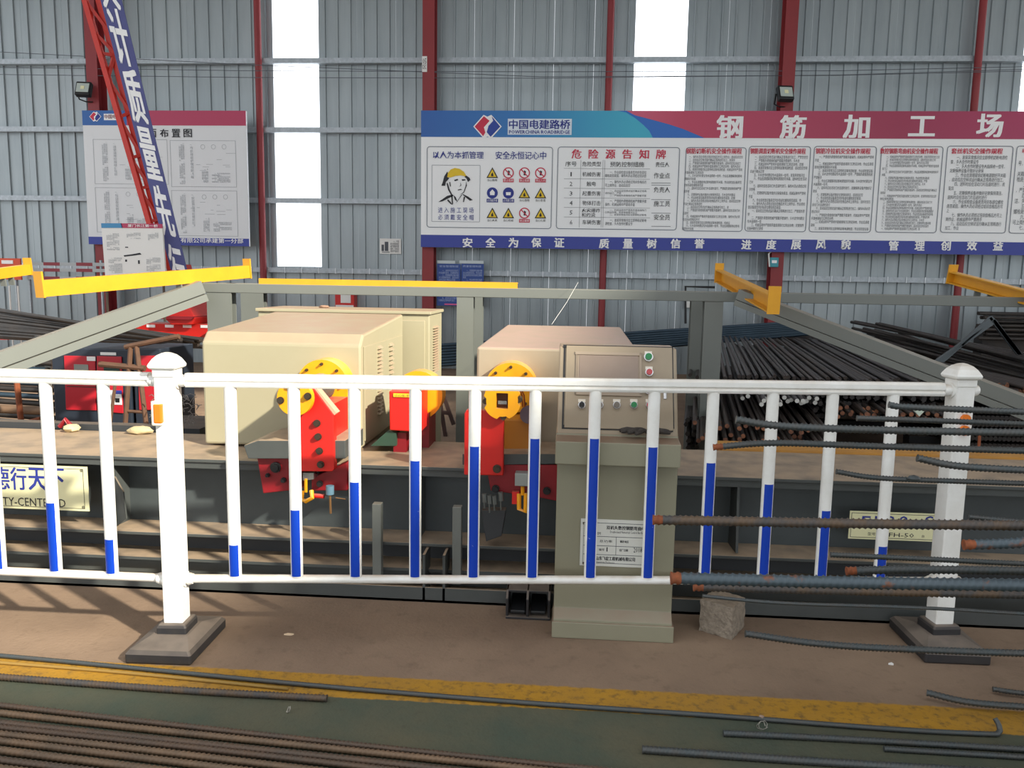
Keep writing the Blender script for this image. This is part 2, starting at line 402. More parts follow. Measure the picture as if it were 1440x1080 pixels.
def girt(z, name='wall_girt', diag=False):
    m = MB(); Y0 = WALLY-.15
    m.sweep([(0, 0), (0, .085), (.012, .085), (.012, .012), (.11, .012), (.11, 0)], (-15, Y0, z), (19, Y0, z))
    o = m.build(name, galv, origin=(0, WALLY, z)); tag(o, kind='structure')
for z in (1.66, 2.87, 4.07, 5.22, 6.4, 7.6): girt(z)
# long seams of the zinc lips on the lowest rail
m = MB()
for i in range(110):
    x = -14.5+i*.305; m.obox((x, WALLY-.163, 1.703), (.012, .004, .1), frame((1, 0, -.0), (-.5, 0, 1)))
o = m.build('trim_1', mat('zinc_lip', '#d8dde0', .35, .4), origin=(0, WALLY, 1.6)); tag(o, kind='structure')

CY = 13.52
def h_column(x, label):
    t = thing('steel_column', label, 'column', (x, CY, 0)); t['kind'] = 'structure'
    del t['category']
    m = MB(); m.box(x-.1, x+.1, CY-.13, CY-.118, 0, 8.3); m.box(x-.1, x+.1, CY+.118, CY+.13, 0, 8.3); m.box(x-.005, x+.005, CY-.118, CY+.118, 0, 8.3)
    m.build('flange', colred, t)
    b = MB(); b.box(x-.17, x+.17, CY-.19, CY+.19, 0, .02); b.build('base_plate', colred, t)
for x in (-8.25, -2.43, 3.42, 9.3): h_column(x, 'dark red steel column')
def pipe_post(x):
    o = MB().tube([(x, WALLY-.21, 0), (x, WALLY-.21, 8.3)], .058, 14).build('wall_post', colred, smooth=True); tag(o, kind='structure')
for x in (-5.42, .56, 6.45): pipe_post(x)

# unseen roof, added with an opening shaped to limit where the sun falls
roof = MB()
for x0, x1, y0, y1 in ((9.95, 22, -14, 14.2), (-16, 9.95, 2.2, 14.2), (-16, 9.95, -14, -5.3)): roof.box(x0, x1, y0, y1, 8.4, 8.5)
o = roof.build('sun_mask_roof', mat('sun_mask_sheet', '#b9bdbf', .5), origin=(0, 0, 8.4)); tag(o, kind='structure')

# ------------------------------------------------------------------ big safety board
SY = 13.28
sx0 = at(592, 250, Y=SY).x; sx1 = 9.6; sz1 = at(1000, 156, Y=SY).z; sz0 = at(1000, 353, Y=SY).z
sb = thing('safety_sign_board', 'long safety notice board with blue and crimson header and many text panels', 'sign board', ((sx0+sx1)/2, SY, sz0))
MB().box(sx0, sx1, SY, SY+.05, sz0, sz1).build('board', board_white, sb, bevel=.004)
def grad_mat(name, stops, x0, x1):
    m = bpy.data.materials.new(name); m.use_nodes = True; N = m.node_tree.nodes; L = m.node_tree.links; b = N['Principled BSDF']; b.inputs['Roughness'].default_value = .35
    g = N.new('ShaderNodeNewGeometry'); sp = N.new('ShaderNodeSeparateXYZ'); L.new(g.outputs['Position'], sp.inputs[0])
    mr = N.new('ShaderNodeMapRange'); mr.inputs[1].default_value = x0; mr.inputs[2].default_value = x1; L.new(sp.outputs['X'], mr.inputs[0])
    r = N.new('ShaderNodeValToRGB'); e = r.color_ramp.elements
    e[0].position = stops[0][0]; e[0].color = srgb(stops[0][1]); e[1].position = stops[-1][0]; e[1].color = srgb(stops[-1][1])
    for p, c in stops[1:-1]: q = e.new(p); q.color = srgb(c)
    L.new(mr.outputs[0], r.inputs[0]); L.new(r.outputs[0], b.inputs['Base Color']); return m
xcurve = at(868, 165, Y=SY).x
hz = sz1-(sz1-sz0)*.19
g1 = grad_mat('header_blue', [(0, '#1458a8'), (.45, '#1872b8'), (1, '#34b0cc')], sx0, xcurve+.3)
def sxz(px, py, Y=SY): p = at(px, py, Y=Y); return (p.x, p.z)
A = sxz(868, 156); 
cur = [sxz(868, 150), sxz(880, 158), sxz(893, 166), sxz(905, 176), sxz(913, 184), sxz(918, 192)]
m = MB(); m.xz([(sx0, hz), (xcurve+1.2, hz), (xcurve+1.2, sz1), (sx0, sz1)], SY-.003, SY); m.build('header_blue_band', g1, sb)
m = MB(); m.xz([(cur[0][0], sz1)]+[(p[0], min(p[1], sz1)) for p in cur[1:-1]]+[(cur[-1][0], hz), (cur[-1][0]+1, hz), (cur[-1][0]+1, sz1)], SY-.005, SY-.003); m.build('header_deep_blue', mat('deep_blue_print', '#1668c2', .35), sb)
g2 = grad_mat('header_crimson', [(0, '#d8607e'), (.12, '#c23a5c'), (.5, '#a02c50'), (1, '#b83a6c')], cur[0][0], sx1)
crv = [(cur[0][0]+.15, sz1)]+[(p[0]+.15+i*.13, sz1-(sz1-hz)*((i+1)/6)**1.0) for i, p in enumerate(cur[1:-1])]
m = MB(); m.xz(crv+[(crv[-1][0]+.35, hz), (sx1, hz), (sx1, sz1)], SY-.007, SY-.005); m.build('header_crimson_band', g2, sb)
fz = sz0+(sz1-sz0)*.092
MB().box(sx0, sx1, SY-.003, SY, sz0, fz).build('footer_blue_band', board_blue, sb)

TY = SY-.0075
for ch, cx, cy in (('钢', 1026, 178.5), ('筋', 1115, 178.5), ('加', 1204.5, 178), ('工', 1296.5, 177.5), ('场', 1392, 176.5)):
    m = MB(); text_px(m, ch, (cx-17.5, cy-(13.5 if ch == '工' else 16), cx+17.5, cy+(13.5 if ch == '工' else 16)), TY, bold=.05, res=2)
    m.build('title_character', ink_white, sb)
m = MB(); 
for s, x0, x1 in (('安 全 为 保 证', 651, 793), ('质 量 树 信 誉', 843, 990), ('进 度 展 风 貌', 1043, 1196), ('管 理 创 效 益', 1250, 1410)):
    y = 341.2+(x0-651)*.0073; cs = s.split(' '); 
    for i, ch in enumerate(cs):
        cx = x0+6.5+(x1-x0-13)*i/4; m = MB(); text_px(m, ch, (cx-6.5, y-6.5, cx+6.5, y+6.5), TY, bold=.05); m.build('footer_character', ink_white, sb)
# logo: two leaning diamonds with a light zigzag between them, and the company lettering
def logo(parent, cx, cy, k, Y, Mred, Mblue, Mw):
    def Q(pts): return [sxz(cx+a*k, cy+b*k, Y) for a, b in pts]
    m = MB(); m.xz(Q([(-20, 0), (-5.5, -16.5), (0, -14), (5.5, -16.5), (20, 0), (5.5, 16.5), (0, 14), (-5.5, 16.5)]), Y-.002, Y); m.build('logo_outline', Mw, parent)
    m = MB(); m.xz(Q([(-18, 0), (-5, -14.5), (3, -8), (-5, 1), (-3, 8.5), (-6, 13.5)]), Y-.004, Y-.002); m.build('logo_red_half', Mred, parent)
    m = MB(); m.xz(Q([(18, 0), (6, -14.5), (8, -8), (1.5, -1), (-1, 8), (4.5, 14.5)]), Y-.004, Y-.002); m.build('logo_blue_half', Mblue, parent)
logo(sb, 685.5, 178, 1.0, TY, ink_red, mat('logo_blue', '#1f3f9c', .5), ink_white)
m = MB(); rect_px(m, (714, 167, 804, 189.5), TY, .002); m.build('logo_plate', mat('logo_plate_white', '#dfe8f2', .5), sb)
m = MB(); text_px(m, '中国电建路桥', (716, 168.5, 801.5, 181.5), TY-.001, bold=.03); m.build('company_lettering', ink_blue, sb)
m = MB(); text_px(m, 'POWERCHINA ROADBRIDGE', (716, 183.2, 801.5, 188.2), TY-.001, bold=.02); m.build('company_lettering', ink_blue, sb)

# frames of the panels
m = MB()
for bx in ((600, 206, 776.5, 321), (783, 206.5, 954, 323), (962, 207, 1047, 325.5), (1050, 205.5, 1137, 326), (1141, 205.5, 1229, 327), (1235, 205.5, 1322, 327.5), (1327, 205, 1420, 328), (1424, 205, 1520, 329)):
    frame_px(m, bx, TY)
m.build('panel_frames', ink_grey, sb)
m = MB(); text_px(m, '以人为本抓管理', (609, 213, 680, 223), TY, bold=.012); text_px(m, '安全永恒记心中', (697, 213, 768, 224), TY, bold=.012)
text_px(m, '进 入 施 工 现 场', (616, 291.5, 666, 299.5), TY); text_px(m, '必 须 戴 安 全 帽', (616, 301.5, 666, 309.5), TY)
m.build('slogan_lettering', ink_blue, sb)
m = MB(); frame_px(m, (607, 232, 675, 312), TY, w=.006, r=.01); m.build('portrait_frame', ink_grey, sb)
# printed worker's head with a yellow helmet
PX, PY = 590, 150; k5 = 1/5.144
def W(pts): return [sxz(PX+a*k5, PY+b*k5, TY-.001) for a, b in pts]
m = MB(); m.xz(W([(200, 510), (205, 480), (225, 455), (255, 443), (290, 450), (320, 470), (338, 500), (330, 505), (300, 497), (260, 500), (225, 512)]), TY-.002, TY); m.build('printed_helmet', ink_yel, sb)
m = MB()
for pts in ([(158, 572), (168, 545), (178, 505), (200, 470), (205, 478), (200, 510), (215, 515), (205, 530), (190, 545), (185, 572)],
            [(338, 498), (362, 515), (368, 530), (350, 545), (340, 520), (325, 508)],
            [(135, 690), (200, 645), (240, 635), (245, 645), (205, 665), (165, 685)],
            [(385, 675), (350, 650), (310, 630), (315, 640), (345, 665), (365, 680)],
            [(196, 555), (204, 552), (218, 600), (238, 640), (242, 700), (236, 710), (228, 640), (206, 600)],
            [(300, 640), (312, 632), (270, 690), (262, 700)], [(205, 668), (225, 690), (240, 710), (225, 705), (200, 680)],
            [(250, 530), (275, 522), (280, 532), (255, 540)], [(305, 525), (330, 525), (332, 533), (308, 536)],
            [(275, 600), (300, 595), (308, 600), (280, 606)], [(296, 545), (302, 570), (288, 580), (296, 568)],
            [(338, 540), (342, 570), (322, 622), (290, 638), (318, 618), (334, 570)], [(215, 545), (222, 545), (226, 575), (220, 578)],
            [(245, 640), (262, 655), (275, 690), (255, 672)], [(320, 650), (330, 655), (320, 690), (314, 690)]):
    m.xz(W(pts), TY-.002, TY)
m.build('printed_portrait', ink, sb)
# safety pictograms, three rows of four
ic = MB(); icr = MB(); icb = MB(); icy = MB(); icw = MB()
def ring(mb, c, r0, r1, Y, n=20):
    mb.add([(c[0]+r*math.cos(2*math.pi*i/n), Y, c[1]+r*math.sin(2*math.pi*i/n)) for r in (r1, r0) for i in range(n)], [((i+1) % n, i, n+i, n+(i+1) % n) for i in range(n)])
def ball(mb, c, r, Y, n=18): mb.add([(c[0]+r*math.cos(2*math.pi*i/n), Y, c[1]+r*math.sin(2*math.pi*i/n)) for i in range(n)], [tuple(reversed(range(n)))])
K = 13.2/1100
kinds = ['warn', 'no', 'no', 'no', 'must', 'must', 'warn', 'warn', 'warn', 'warn', 'no', 'warn']
caps = ['当心触电', '禁止合闸', '禁止吸烟', '禁止入内', '必须戴手套', '必须戴口罩', '当心落物', '当心坠落', '当心火灾', '当心机械', '禁止触摸', '当心扎脚']
for i, kd in enumerate(kinds):
    cx = 692.3+(i % 4)*22.6; cy = 243+(i//4)*28.3+(i % 4)*.1
    c = sxz(cx, cy, TY-.001); r = 7.6*K; y = TY-.001
    if kd == 'warn':
        c = (c[0], c[1]-.3*r)
        for mb, q, dy in ((ic, 1.12, 0), (icy, .82, .001)):
            mb.add([(c[0]-.95*r*q, y-dy, c[1]-.55*r*q), (c[0]+.95*r*q, y-dy, c[1]-.55*r*q), (c[0], y-dy, c[1]+1.15*r*q)], [(0, 1, 2)])
        q = r*.35; ic.add([(c[0]-q*.5, y-.002, c[1]-q), (c[0]+q*.7, y-.002, c[1]-q*.8), (c[0]+q*.2, y-.002, c[1]+q*1.2), (c[0]-q*.6, y-.002, c[1]+q*.1)], [(0, 1, 2, 3)])
        text_px(ic, caps[i], (cx-7, cy+8.5, cx+7, cy+12), TY)
    elif kd == 'no':
        ball(icw, c, r, y+.0005); ring(icr, c, r*.8, r, y-.001); s = r*.72
        icr.add([(c[0]-s, y-.0022, c[1]+s*.82), (c[0]-s*.82, y-.0022, c[1]+s), (c[0]+s, y-.0022, c[1]-s*.82), (c[0]+s*.82, y-.0022, c[1]-s)], [(0, 3, 2, 1)])
        q = r*.4; ic.add([(c[0]-q*.4, y-.001, c[1]-q), (c[0]+q*.5, y-.001, c[1]-q*1.1), (c[0]+q*.7, y-.001, c[1]+q*.7), (c[0]-q*.2, y-.001, c[1]+q*1.2)], [(0, 1, 2, 3)])
        rect_px(icr, (cx-7.5, cy+8.2, cx+7.5, cy+13.2), y-.001, .001); text_px(icw, caps[i], (cx-6.5, cy+9, cx+6.5, cy+12.4), y-.002)
    else:
        ball(icb, c, r, y); q = r*.5
        icw.add([(c[0]-q*.8, y-.001, c[1]-q*.8), (c[0]+q*.8, y-.001, c[1]-q*.8), (c[0]+q*.9, y-.001, c[1]+q*.3), (c[0], y-.001, c[1]+q*(1.3 if i == 4 else .3)), (c[0]-q*.9, y-.001, c[1]+q*.3)], [(0, 1, 2, 3, 4)])
        rect_px(icb, (cx-8, cy+8.2, cx+8, cy+13.2), y-.001, .001); text_px(icw, caps[i], (cx-7, cy+9, cx+7, cy+12.4), y-.002)
for mb, mt, nm in ((ic, ink, 'pictogram_black'), (icr, ink_red, 'pictogram_red'), (icb, ink_blue, 'pictogram_blue'), (icy, ink_yel, 'pictogram_yellow'), (icw, ink_white, 'pictogram_white')): mb.build(nm, mt, sb)
# hazard table
m = MB()
for i, ch in enumerate('危险源告知牌'): cx = 811+i*23.7; text_px(m, ch, (cx-6.7, 210+i*.1, cx+6.7, 223+i*.1), TY, bold=.025)
for s, x0, x1 in (('钢筋切断机安全操作规程', 965, 1043), ('钢筋调直切断机安全操作规程', 1055, 1133), ('钢筋冷拉机安全操作规程', 1147, 1224), ('数控钢筋弯曲机安全操作规程', 1238, 1319), ('套丝机安全操作规程', 1338, 1410), ('电焊机安全操作规程', 1438, 1510)):
    text_px(m, s, (x0, 208.5, x1, 216.5), TY, bold=.022)
m.build('panel_headings', ink_red, sb)
m = MB(); text_px(m, '序号', (795, 227, 811, 234), TY); text_px(m, '危险类型', (819, 227.3, 845, 234), TY); text_px(m, '预防控制措施', (858, 227.5, 906, 235), TY); text_px(m, '责任人', (922, 228, 941, 235), TY)
for i, s in enumerate(['机械伤害', '触电', '起重伤害', '物体打击', '火灾爆炸\n和灼烫', '车辆伤害']):
    y = 245+i*13.5; text_px(m, str(i+1), (802.3 if i == 0 else 801.2, y-3, 803.9 if i == 0 else 805, y+3), TY)
    if i == 1: text_px(m, s, (825, y-3.2, 838, y+3.4), TY, bold=.01)
    elif i == 4: text_px(m, s, (818, y-6, 844, y+6), TY, bold=.01)
    else: text_px(m, s, (819, y-3.2, 844.5, y+3.4), TY, bold=.01)
for s, y in (('作业点', 247), ('负责人', 267), ('施工员', 286.5), ('安全员', 305.5)): text_px(m, s, (919.5, y-4, 942, y+4), TY, bold=.01)
m.build('table_lettering', ink, sb)
m = MB()
for y in (237, 251.5, 265, 278.5, 292, 305.5): rect_px(m, (793, y, 914, y+.35), TY, .001)
for x in (815.5, 846.5, 849): rect_px(m, (x, 225, x+.35, 320), TY, .001)
for y in (257, 260, 280.5, 299.5, 318): rect_px(m, (916, y, 943, y+.6), TY, .001)
m.build('table_rules', ink_mid, sb)
LINES = ['作业前检查设备是否完好各部位螺栓是否紧固', '操作人员必须经过培训合格后方可上岗作业', '启动后应空转试运行确认正常再进行加工', '严禁超负荷使用机械严禁戴手套操作', '机械运转中严禁用手直接清除刀口附近杂物', '发现异常情况应立即停机切断电源检查', '多人合作时要设专人指挥统一信号', '作业后清理现场切断电源锁好开关箱', '送料时应在活动刀片后退时进行', '定期保养设备并做好记录保持清洁']
def para(n, wdt, seed, gap=.25):
    R = random.Random(seed); out = []; i = 0
    while len(out) < n:
        s = LINES[(i+seed) % 10]+'，'+LINES[(i*3+seed+1) % 10]+'。'; s = '　　'+'一二三四五六七八九十'[i % 10]+'、'+s; s = s[:R.randint(int(len(s)*.6), len(s))]; i += 1
        while s: out.append(s[:wdt]); s = s[wdt:]
    out = out[:n]; out[0] = out[0].ljust(wdt, '全')[:wdt]
    return '\n'.join(out)
m = MB()
for i in range(6):
    y = 245+i*13.5; s = para(2 if i not in (2, 4) else 3, 18, i); text_px(m, s, (849.5 if i < 0 else 851, y-5, 909, y+4.6), TY)
for (x0, x1), n, wd, sd in (((961.5, 1042), 24, 30, 1), ((1053, 1133), 21, 28, 2), ((1143, 1225), 22, 29, 3), ((1238, 1317), 25, 33, 4), ((1333, 1412), 17, 20, 5), ((1428, 1515), 14, 18, 6)):
    text_px(m, para(n, wd, sd), (x0, 218.5, x1, 324), TY)
m.build('rule_text', ink_mid, sb)

# ------------------------------------------------------------------ left layout board
LY = 13.30
lb = thing('layout_board', 'white drawing board with crimson and blue header behind the red lattice leg', 'sign board', (-7, LY, 2.1))
bx0, bx1, bz0, bz1 = at(115.5, 160, Y=LY).x, at(348, 250, Y=LY).x, at(240, 345, Y=LY).z, at(230, 155.5, Y=LY).z
MB().box(bx0, bx1, LY, LY+.05, bz0, bz1).build('board', mat('board_grey_white', '#dcdfe1', .35), lb, bevel=.004)
hz2 = bz1-.245
MB().box(bx0, at(178, 165, Y=LY).x, LY-.003, LY, hz2, bz1).build('header_blue_band', mat('lb_blue', '#1a5ca6', .4), lb)
MB().box(at(178, 165, Y=LY).x, bx1, LY-.003, LY, hz2, bz1).build('header_crimson_band', board_crim, lb)
MB().box(bx0, bx1, LY-.003, LY, bz0, bz0+.13).build('footer_blue_band', board_blue, lb)
logo(lb, 134, 164, .42, LY-.004, ink_red, ink_blue, ink_white)
m = MB(); rect_px(m, (146, 160, 170, 169), LY-.004, .001); m.build('logo_plate', ink_white, lb)
m = MB(); text_px(m, '中国电建', (147, 161, 169, 167), LY-.006, bold=.02); m.build('company_lettering', mat('ink_orange', '#8a5a62', .5), lb)
m = MB()
for ch, cx in (('平', 197), ('面', 214), ('布', 231), ('置', 247.5), ('图', 264)): text_px(m, ch, (cx-5.7, 181.5, cx+5.7, 193), LY-.004, bold=.03)
m.build('title_lettering', ink, lb)
m = MB(); text_px(m, '中国水利水电第十四工程局有限公司承建第一分部', (150, 334.5, 342, 341), LY-.004, bold=.02); m.build('footer_lettering', ink_white, lb)
m = MB(); g = MB()
for bx in ((132, 196, 236, 259), (240, 197.5, 332, 263), (135, 264, 237, 327), (242, 268, 334, 332)):
    frame_px(m, bx, LY-.004, w=.006, r=.004)
    x0, y0, x1, y1 = bx
    rr = random.Random(int(x0))
    text_px(g, para(22, 3, int(x0)), (x0+12, y0+4, x0+20, y1-4), LY-.004, em=False)
    for q in range(3):
        c = sxz(x0+45+q*15, y0+9, LY-.005); ring(m, c, .035, .04, LY-.005, 12)
    for q in range(9):
        a = (x0+26+rr.uniform(0, 60), y0+rr.uniform(16, 50)); rect_px(m, (a[0], a[1], a[0]+rr.uniform(3, 14), a[1]+.4), LY-.004, .001)
    text_px(g, para(6, 14, int(y0)), (x0+58, y1-20, x0+84, y1-6), LY-.004)
    text_px(g, para(12, 2, int(y1)), (x0+28, y0+6, x0+32, y1-12), LY-.004)
    text_px(g, para(5, 5, int(y1)), (x0+44, y1-26, x0+53, y1-6), LY-.004)
m.build('drawing_lines', ink_skin, lb); g.build('drawing_text', ink_skin, lb)

# loose posters
def poster(box, Y, label, mt, name='poster'):
    t = thing(name, label, 'poster', at((box[0]+box[2])/2, box[3], Y=Y)); m = MB(); rect_px(m, box, Y, .008); m.build('sheet', mt, t); return t
t = poster((534, 335.5, 564, 357), 13.814, 'small white paper notice taped to wall right of skylight', paper)
m = MB(); rect_px(m, (536.5, 344, 540, 353), 13.8115, .002); rect_px(m, (541, 340, 546, 353), 13.8115, .002); rect_px(m, (537, 354, 548, 355), 13.8115, .002); text_px(m, para(5, 6, 3), (549, 338, 561, 355), 13.8115); m.build('print', ink_mid, t)
t = thing('blue_notice_poster', 'pair of small blue notices below the safety board beside a red column', 'poster', at(648, 430, Y=13.45))
blue_p = mat('poster_blue', '#24468f', .5)
m = MB(); rect_px(m, (614.5, 371, 647.5, 430), 13.45, .006); m.build('sheet', blue_p, t); m = MB(); rect_px(m, (648.5, 371, 680, 431), 13.45, .006); m.build('sheet', blue_p, t)
m = MB(); rect_px(m, (615, 366.5, 640, 370.5), 13.45, .006); rect_px(m, (646, 366.5, 680, 370.5), 13.45, .006); m.build('header_strip', mat('strip_white', '#c8d2d4', .5), t)
m = MB(); text_px(m, '安全管理制度', (618, 373, 645, 376), 13.446); text_px(m, '质量管理制度', (651, 373, 677, 376), 13.446); text_px(m, para(14, 12, 8), (617, 379, 645, 424), 13.446); text_px(m, para(14, 12, 9), (651, 379, 678, 424), 13.446); m.build('print', mat('print_light_blue', '#a9b9de', .5), t)
m = MB(); rect_px(m, (625, 427, 646, 429), 13.446, .001); rect_px(m, (660, 427.5, 680, 429.5), 13.446, .001); m.build('underline', mat('pink_line', '#d0578a', .5), t)

# floodlights
def flood(px, py, Y, label, flip=1):
    c = at(px, py, Y=Y); t = thing('floodlight', label, 'floodlight', (c.x, c.y, c.z-.15))
    ax = frame((1, .15*flip, 0), (0, .45, 1)); ax = (ax[0], ax[1], ax[2])
    m = MB(); m.obox(c, (.25, .1, .26), ax); m.build('housing', black, t, bevel=.02)
    f = -ax[1] if ax[1].y > 0 else ax[1]
    m = MB(); m.obox(c+f*.052, (.2, .01, .17), ax); m.build('glass', mat('lamp_glass', '#b9c4bd', .15), t)
    m = MB(); m.obox(c+f*.058, (.06, .01, .06), ax); m.build('led_chip', mat('led_chip', '#e8e6b8', .4), t)
    for k in range(5): pass
    m = MB(); m.tube([c+Vector((-.14, 0, 0)), c+Vector((-.14, .08, -.14)), c+Vector((-.05, .13, -.17)), c+Vector((.05, .15, -.17))], .012, 6); m.build('bracket', black, t)
flood(118, 126, 13.22, 'black floodlight on column above the layout board')
flood(1104, 132, 13.25, 'black floodlight above the long safety board')

# small boxes and tags on the columns and wall
t = thing('number_tag', 'small white paper tag on red column above safety board', 'tag', at(597, 98, Y=13.3)); m = MB(); rect_px(m, (593.5, 79, 600.5, 101), 13.38, .006); m.build('sheet', paper, t)
m = MB(); text_px(m, '05', (594.5, 82, 599.5, 90), 13.377); text_px(m, '区', (594.5, 91, 599.5, 97), 13.377); m.build('print', ink, t)
t = thing('switch_box', 'small teal tag box on red column under safety board', 'box', at(1089, 374, Y=13.3)); m = MB(); rect_px(m, (1083, 362, 1095, 375.5), 13.33, .05); m.build('case', mat('tag_teal', '#3f9aa8', .5), t, bevel=.008)
m = MB(); rect_px(m, (1085.5, 366, 1092.5, 370), 13.325, .005); m.build('label_plate', ink_white, t); m = MB(); m.tube([at(1082, 375, Y=13.33), at(1081, 357, Y=13.33), at(1084, 354, Y=13.36)], .012, 6); m.build('cable', paper, t)
t = thing('distribution_box', 'white electrical box with black pipe on wall', 'box', at(975, 433, Y=13.5)); m = MB(); rect_px(m, (965, 417, 987, 433), 13.66, .165); m.build('case', paper, t, bevel=.01)
m = MB(); m.tube([at(964, 455, Y=13.5), at(964, 403, Y=13.5), at(1005, 404, Y=13.5)], .02, 6); m.build('conduit', black, t)
t = thing('hose_box', 'red fire box with white label on far wall', 'box', at(484, 435, Y=13.5)); m = MB(); rect_px(m, (471, 412, 498, 434), 13.62, .21); m.build('case', red, t, bevel=.01); m = MB(); rect_px(m, (479, 414, 493, 426), 13.61, .01); rect_px(m, (472, 429, 497, 432), 13.61, .01); m.build('label_plate', paper, t)
# thin wires strung along the wall
m = MB()
for ya, yb, yc in ((94, 101, 92), (104, 110, 95), (70, 108, 98)):
    m.tube([at(-60, ya, Y=13.4), at(350, (ya+yb)/2+2, Y=13.4), at(760, yb, Y=13.4), at(1180, (yb+yc)/2+3, Y=13.4), at(1520, yc, Y=13.4)], .006, 4)
tag(m.build('strung_wire', ink_mid), 'thin wires strung along the corrugated wall above the boards', 'wire', kind='stuff')

# ------------------------------------------------------------------ gantry leg with banner
GY = 9.4
gl = thing('gantry_crane_leg', 'red lattice gantry leg leaning from upper left down to end beam', 'crane', at(250, 450, Y=GY))
CH = lambda: [(-.03, -.03), (.03, -.03), (.03, .03), (-.03, .03)]
ctop, cbot = at(112, -20, Y=GY), at(243, 380, Y=GY)
c2t, c2b = at(137, -20, Y=GY+.15), at(250, 378, Y=GY+.15)
lo = at(227, 318, Y=GY)
m = MB(); m.sweep(CH(), at(114, -20, Y=GY), at(213, 322, Y=GY)); m.build('chord', gantry_red, gl)
m = MB(); m.sweep([(-.035, -.045), (.035, -.045), (.035, .045), (-.035, .045)], at(136, -20, Y=GY+.1), at(243, 385, Y=GY+.1)); m.build('chord', gantry_red, gl)
def L1(y): return at(114+(213-114)*(y+20)/342, y, Y=GY)
def L2(y): return at(136+(243-136)*(y+20)/405, y, Y=GY+.08)
m = MB(); SQ = [(-.018, -.018), (.018, -.018), (.018, .018), (-.018, .018)]
for a, b in ((0, 45), (45, 75), (75, 78), (110, 75), (110, 158), (165, 158), (165, 220), (222, 218), (222, 262), (265, 262), (265, 308), (312, 308)):
    q = MB(); q.sweep(SQ, L1(a), L2(b)); q.build('brace', gantry_red, gl)
q = MB(); q.sweep(CH(), L1(318), L2(318)); q.build('brace', gantry_red, gl)
# foot tower and end beam with white dashes
q = MB(); q.xz([sxz(255, 455, GY), sxz(246, 447, GY), sxz(260, 425, GY), sxz(277, 424, GY), sxz(288, 446, GY), sxz(284, 455, GY)], GY-.25, GY+.3); q.build('foot_tower', red, gl, bevel=.01)
q = MB(); q.xz([sxz(241, 443, GY), sxz(288, 444, GY), sxz(285, 448, GY), sxz(243, 447, GY)], GY-.3, GY+.3); q.build('foot_flange', dred, gl)
q = MB(); q.xz([sxz(258, 400, GY), sxz(240, 374, GY), sxz(262, 372, GY), sxz(278, 425, GY), sxz(260, 425, GY)], GY-.04, GY+.12); q.build('lower_leg', gantry_red, gl)
q = MB(); q.xz([sxz(-80, 452, GY), sxz(309, 455, GY), sxz(309, 460, GY), sxz(280, 478, GY), sxz(-80, 476, GY)], GY-.15, GY+.25); q.build('end_beam', red, gl)
for x in (188, 212, 238, 263, 288, 307, 160, 130):
    q = MB(); rect_px(q, (x-6 if x < 300 else x-4, 456.3+(x-188)*.008, x+6 if x < 300 else x+2, 460.2+(x-188)*.008), GY-.158, .006); q.build('white_marker', ink_white, gl)
q = MB(); q.xz([sxz(118, 484, 8.6), sxz(148, 472, 8.6), sxz(192, 473, 8.6), sxz(192, 480, 8.6)], 8.55, 8.75); q.build('lower_beam', red, gl)
for x in (150, 176): q = MB(); rect_px(q, (x-5, 473.5, x+7, 477), 8.54, .006); q.build('white_marker', ink_white, gl)
# hanging slogan banner running along the leg
BY = 9.15
bn = thing('slogan_banner', 'long blue slogan banner with white characters stretched along the red leg', 'banner', at(250, 382, Y=BY))
def bp(u, v): # u across 0..1, v = photo row
    return at((136+(240-136)*(v+20)/400)*(1-u)+(166+(263-166)*(v+20)/400)*u, v, Y=BY+.05*u)
m = MB(); m.prism([bp(0, -20), bp(1, -20), bp(1, 382), bp(0, 379)], (0, .01, 0)); m.build('cloth', mat('banner_blue', '#4c4f86', .6, col2='#5a5f96', nscale=2, amt=.6), bn)
m = MB()
for ch, v0, v1 in (('大', -42, 12), ('计', 13, 92), ('质', 98, 173), ('量', 180, 252), ('先', 262, 332), ('行', 345, 420)):
    co, fs = glyphs(ch, 0, 2); x0, x1 = co[:, 0].min(), co[:, 0].max(); y0, y1 = co[:, 1].min(), co[:, 1].max(); vs = []
    if v0 < 0: pass
    m = MB()
    for q, (du, dv) in enumerate(((-.03, -1.2), (.03, -1.2), (-.03, 1.2), (.03, 1.2))):
        vs = []
        for a, b, _ in co.tolist():
            u = (.13+.74*(a-x0)/(x1-x0))+du; v = v1-(v1-v0)*(b-y0)/(y1-y0)+u*6-3+dv; v = min(v, 380); vs.append(bp(u, v)+Vector((0, -.006-.001*q, 0)))
        m.add(vs, fs)
    m.build('character', ink_white, bn)

# small white information board standing in front
IY = 9.0
ib = thing('drawing_board', 'small white drawing poster with crimson header in front of the lattice leg foot', 'sign board', at(188, 392, Y=IY))
m = MB(); m.xz([sxz(142.5, 317, IY), sxz(228, 317.5, IY), sxz(233.5, 400, IY), sxz(149, 402, IY)], IY, IY+.03); m.build('board', paper, ib)
m = MB(); m.xz([sxz(142.5, 314, IY), sxz(171, 314, IY), sxz(173, 320.5, IY), sxz(143, 320.5, IY)], IY-.006, IY+.01); m.build('header_blue', mat('lb_blue2', '#3b88b8', .4), ib)
m = MB(); m.xz([sxz(170, 314, IY), sxz(228, 315, IY), sxz(228.5, 321, IY), sxz(172, 320.5, IY)], IY-.006, IY+.01); m.build('header_crimson', board_crim, ib)
m = MB(); text_px(m, '厦门长江第一桥', (180, 315.5, 222, 319.5), IY-.009, bold=.02); m.build('lettering', ink_white, ib)
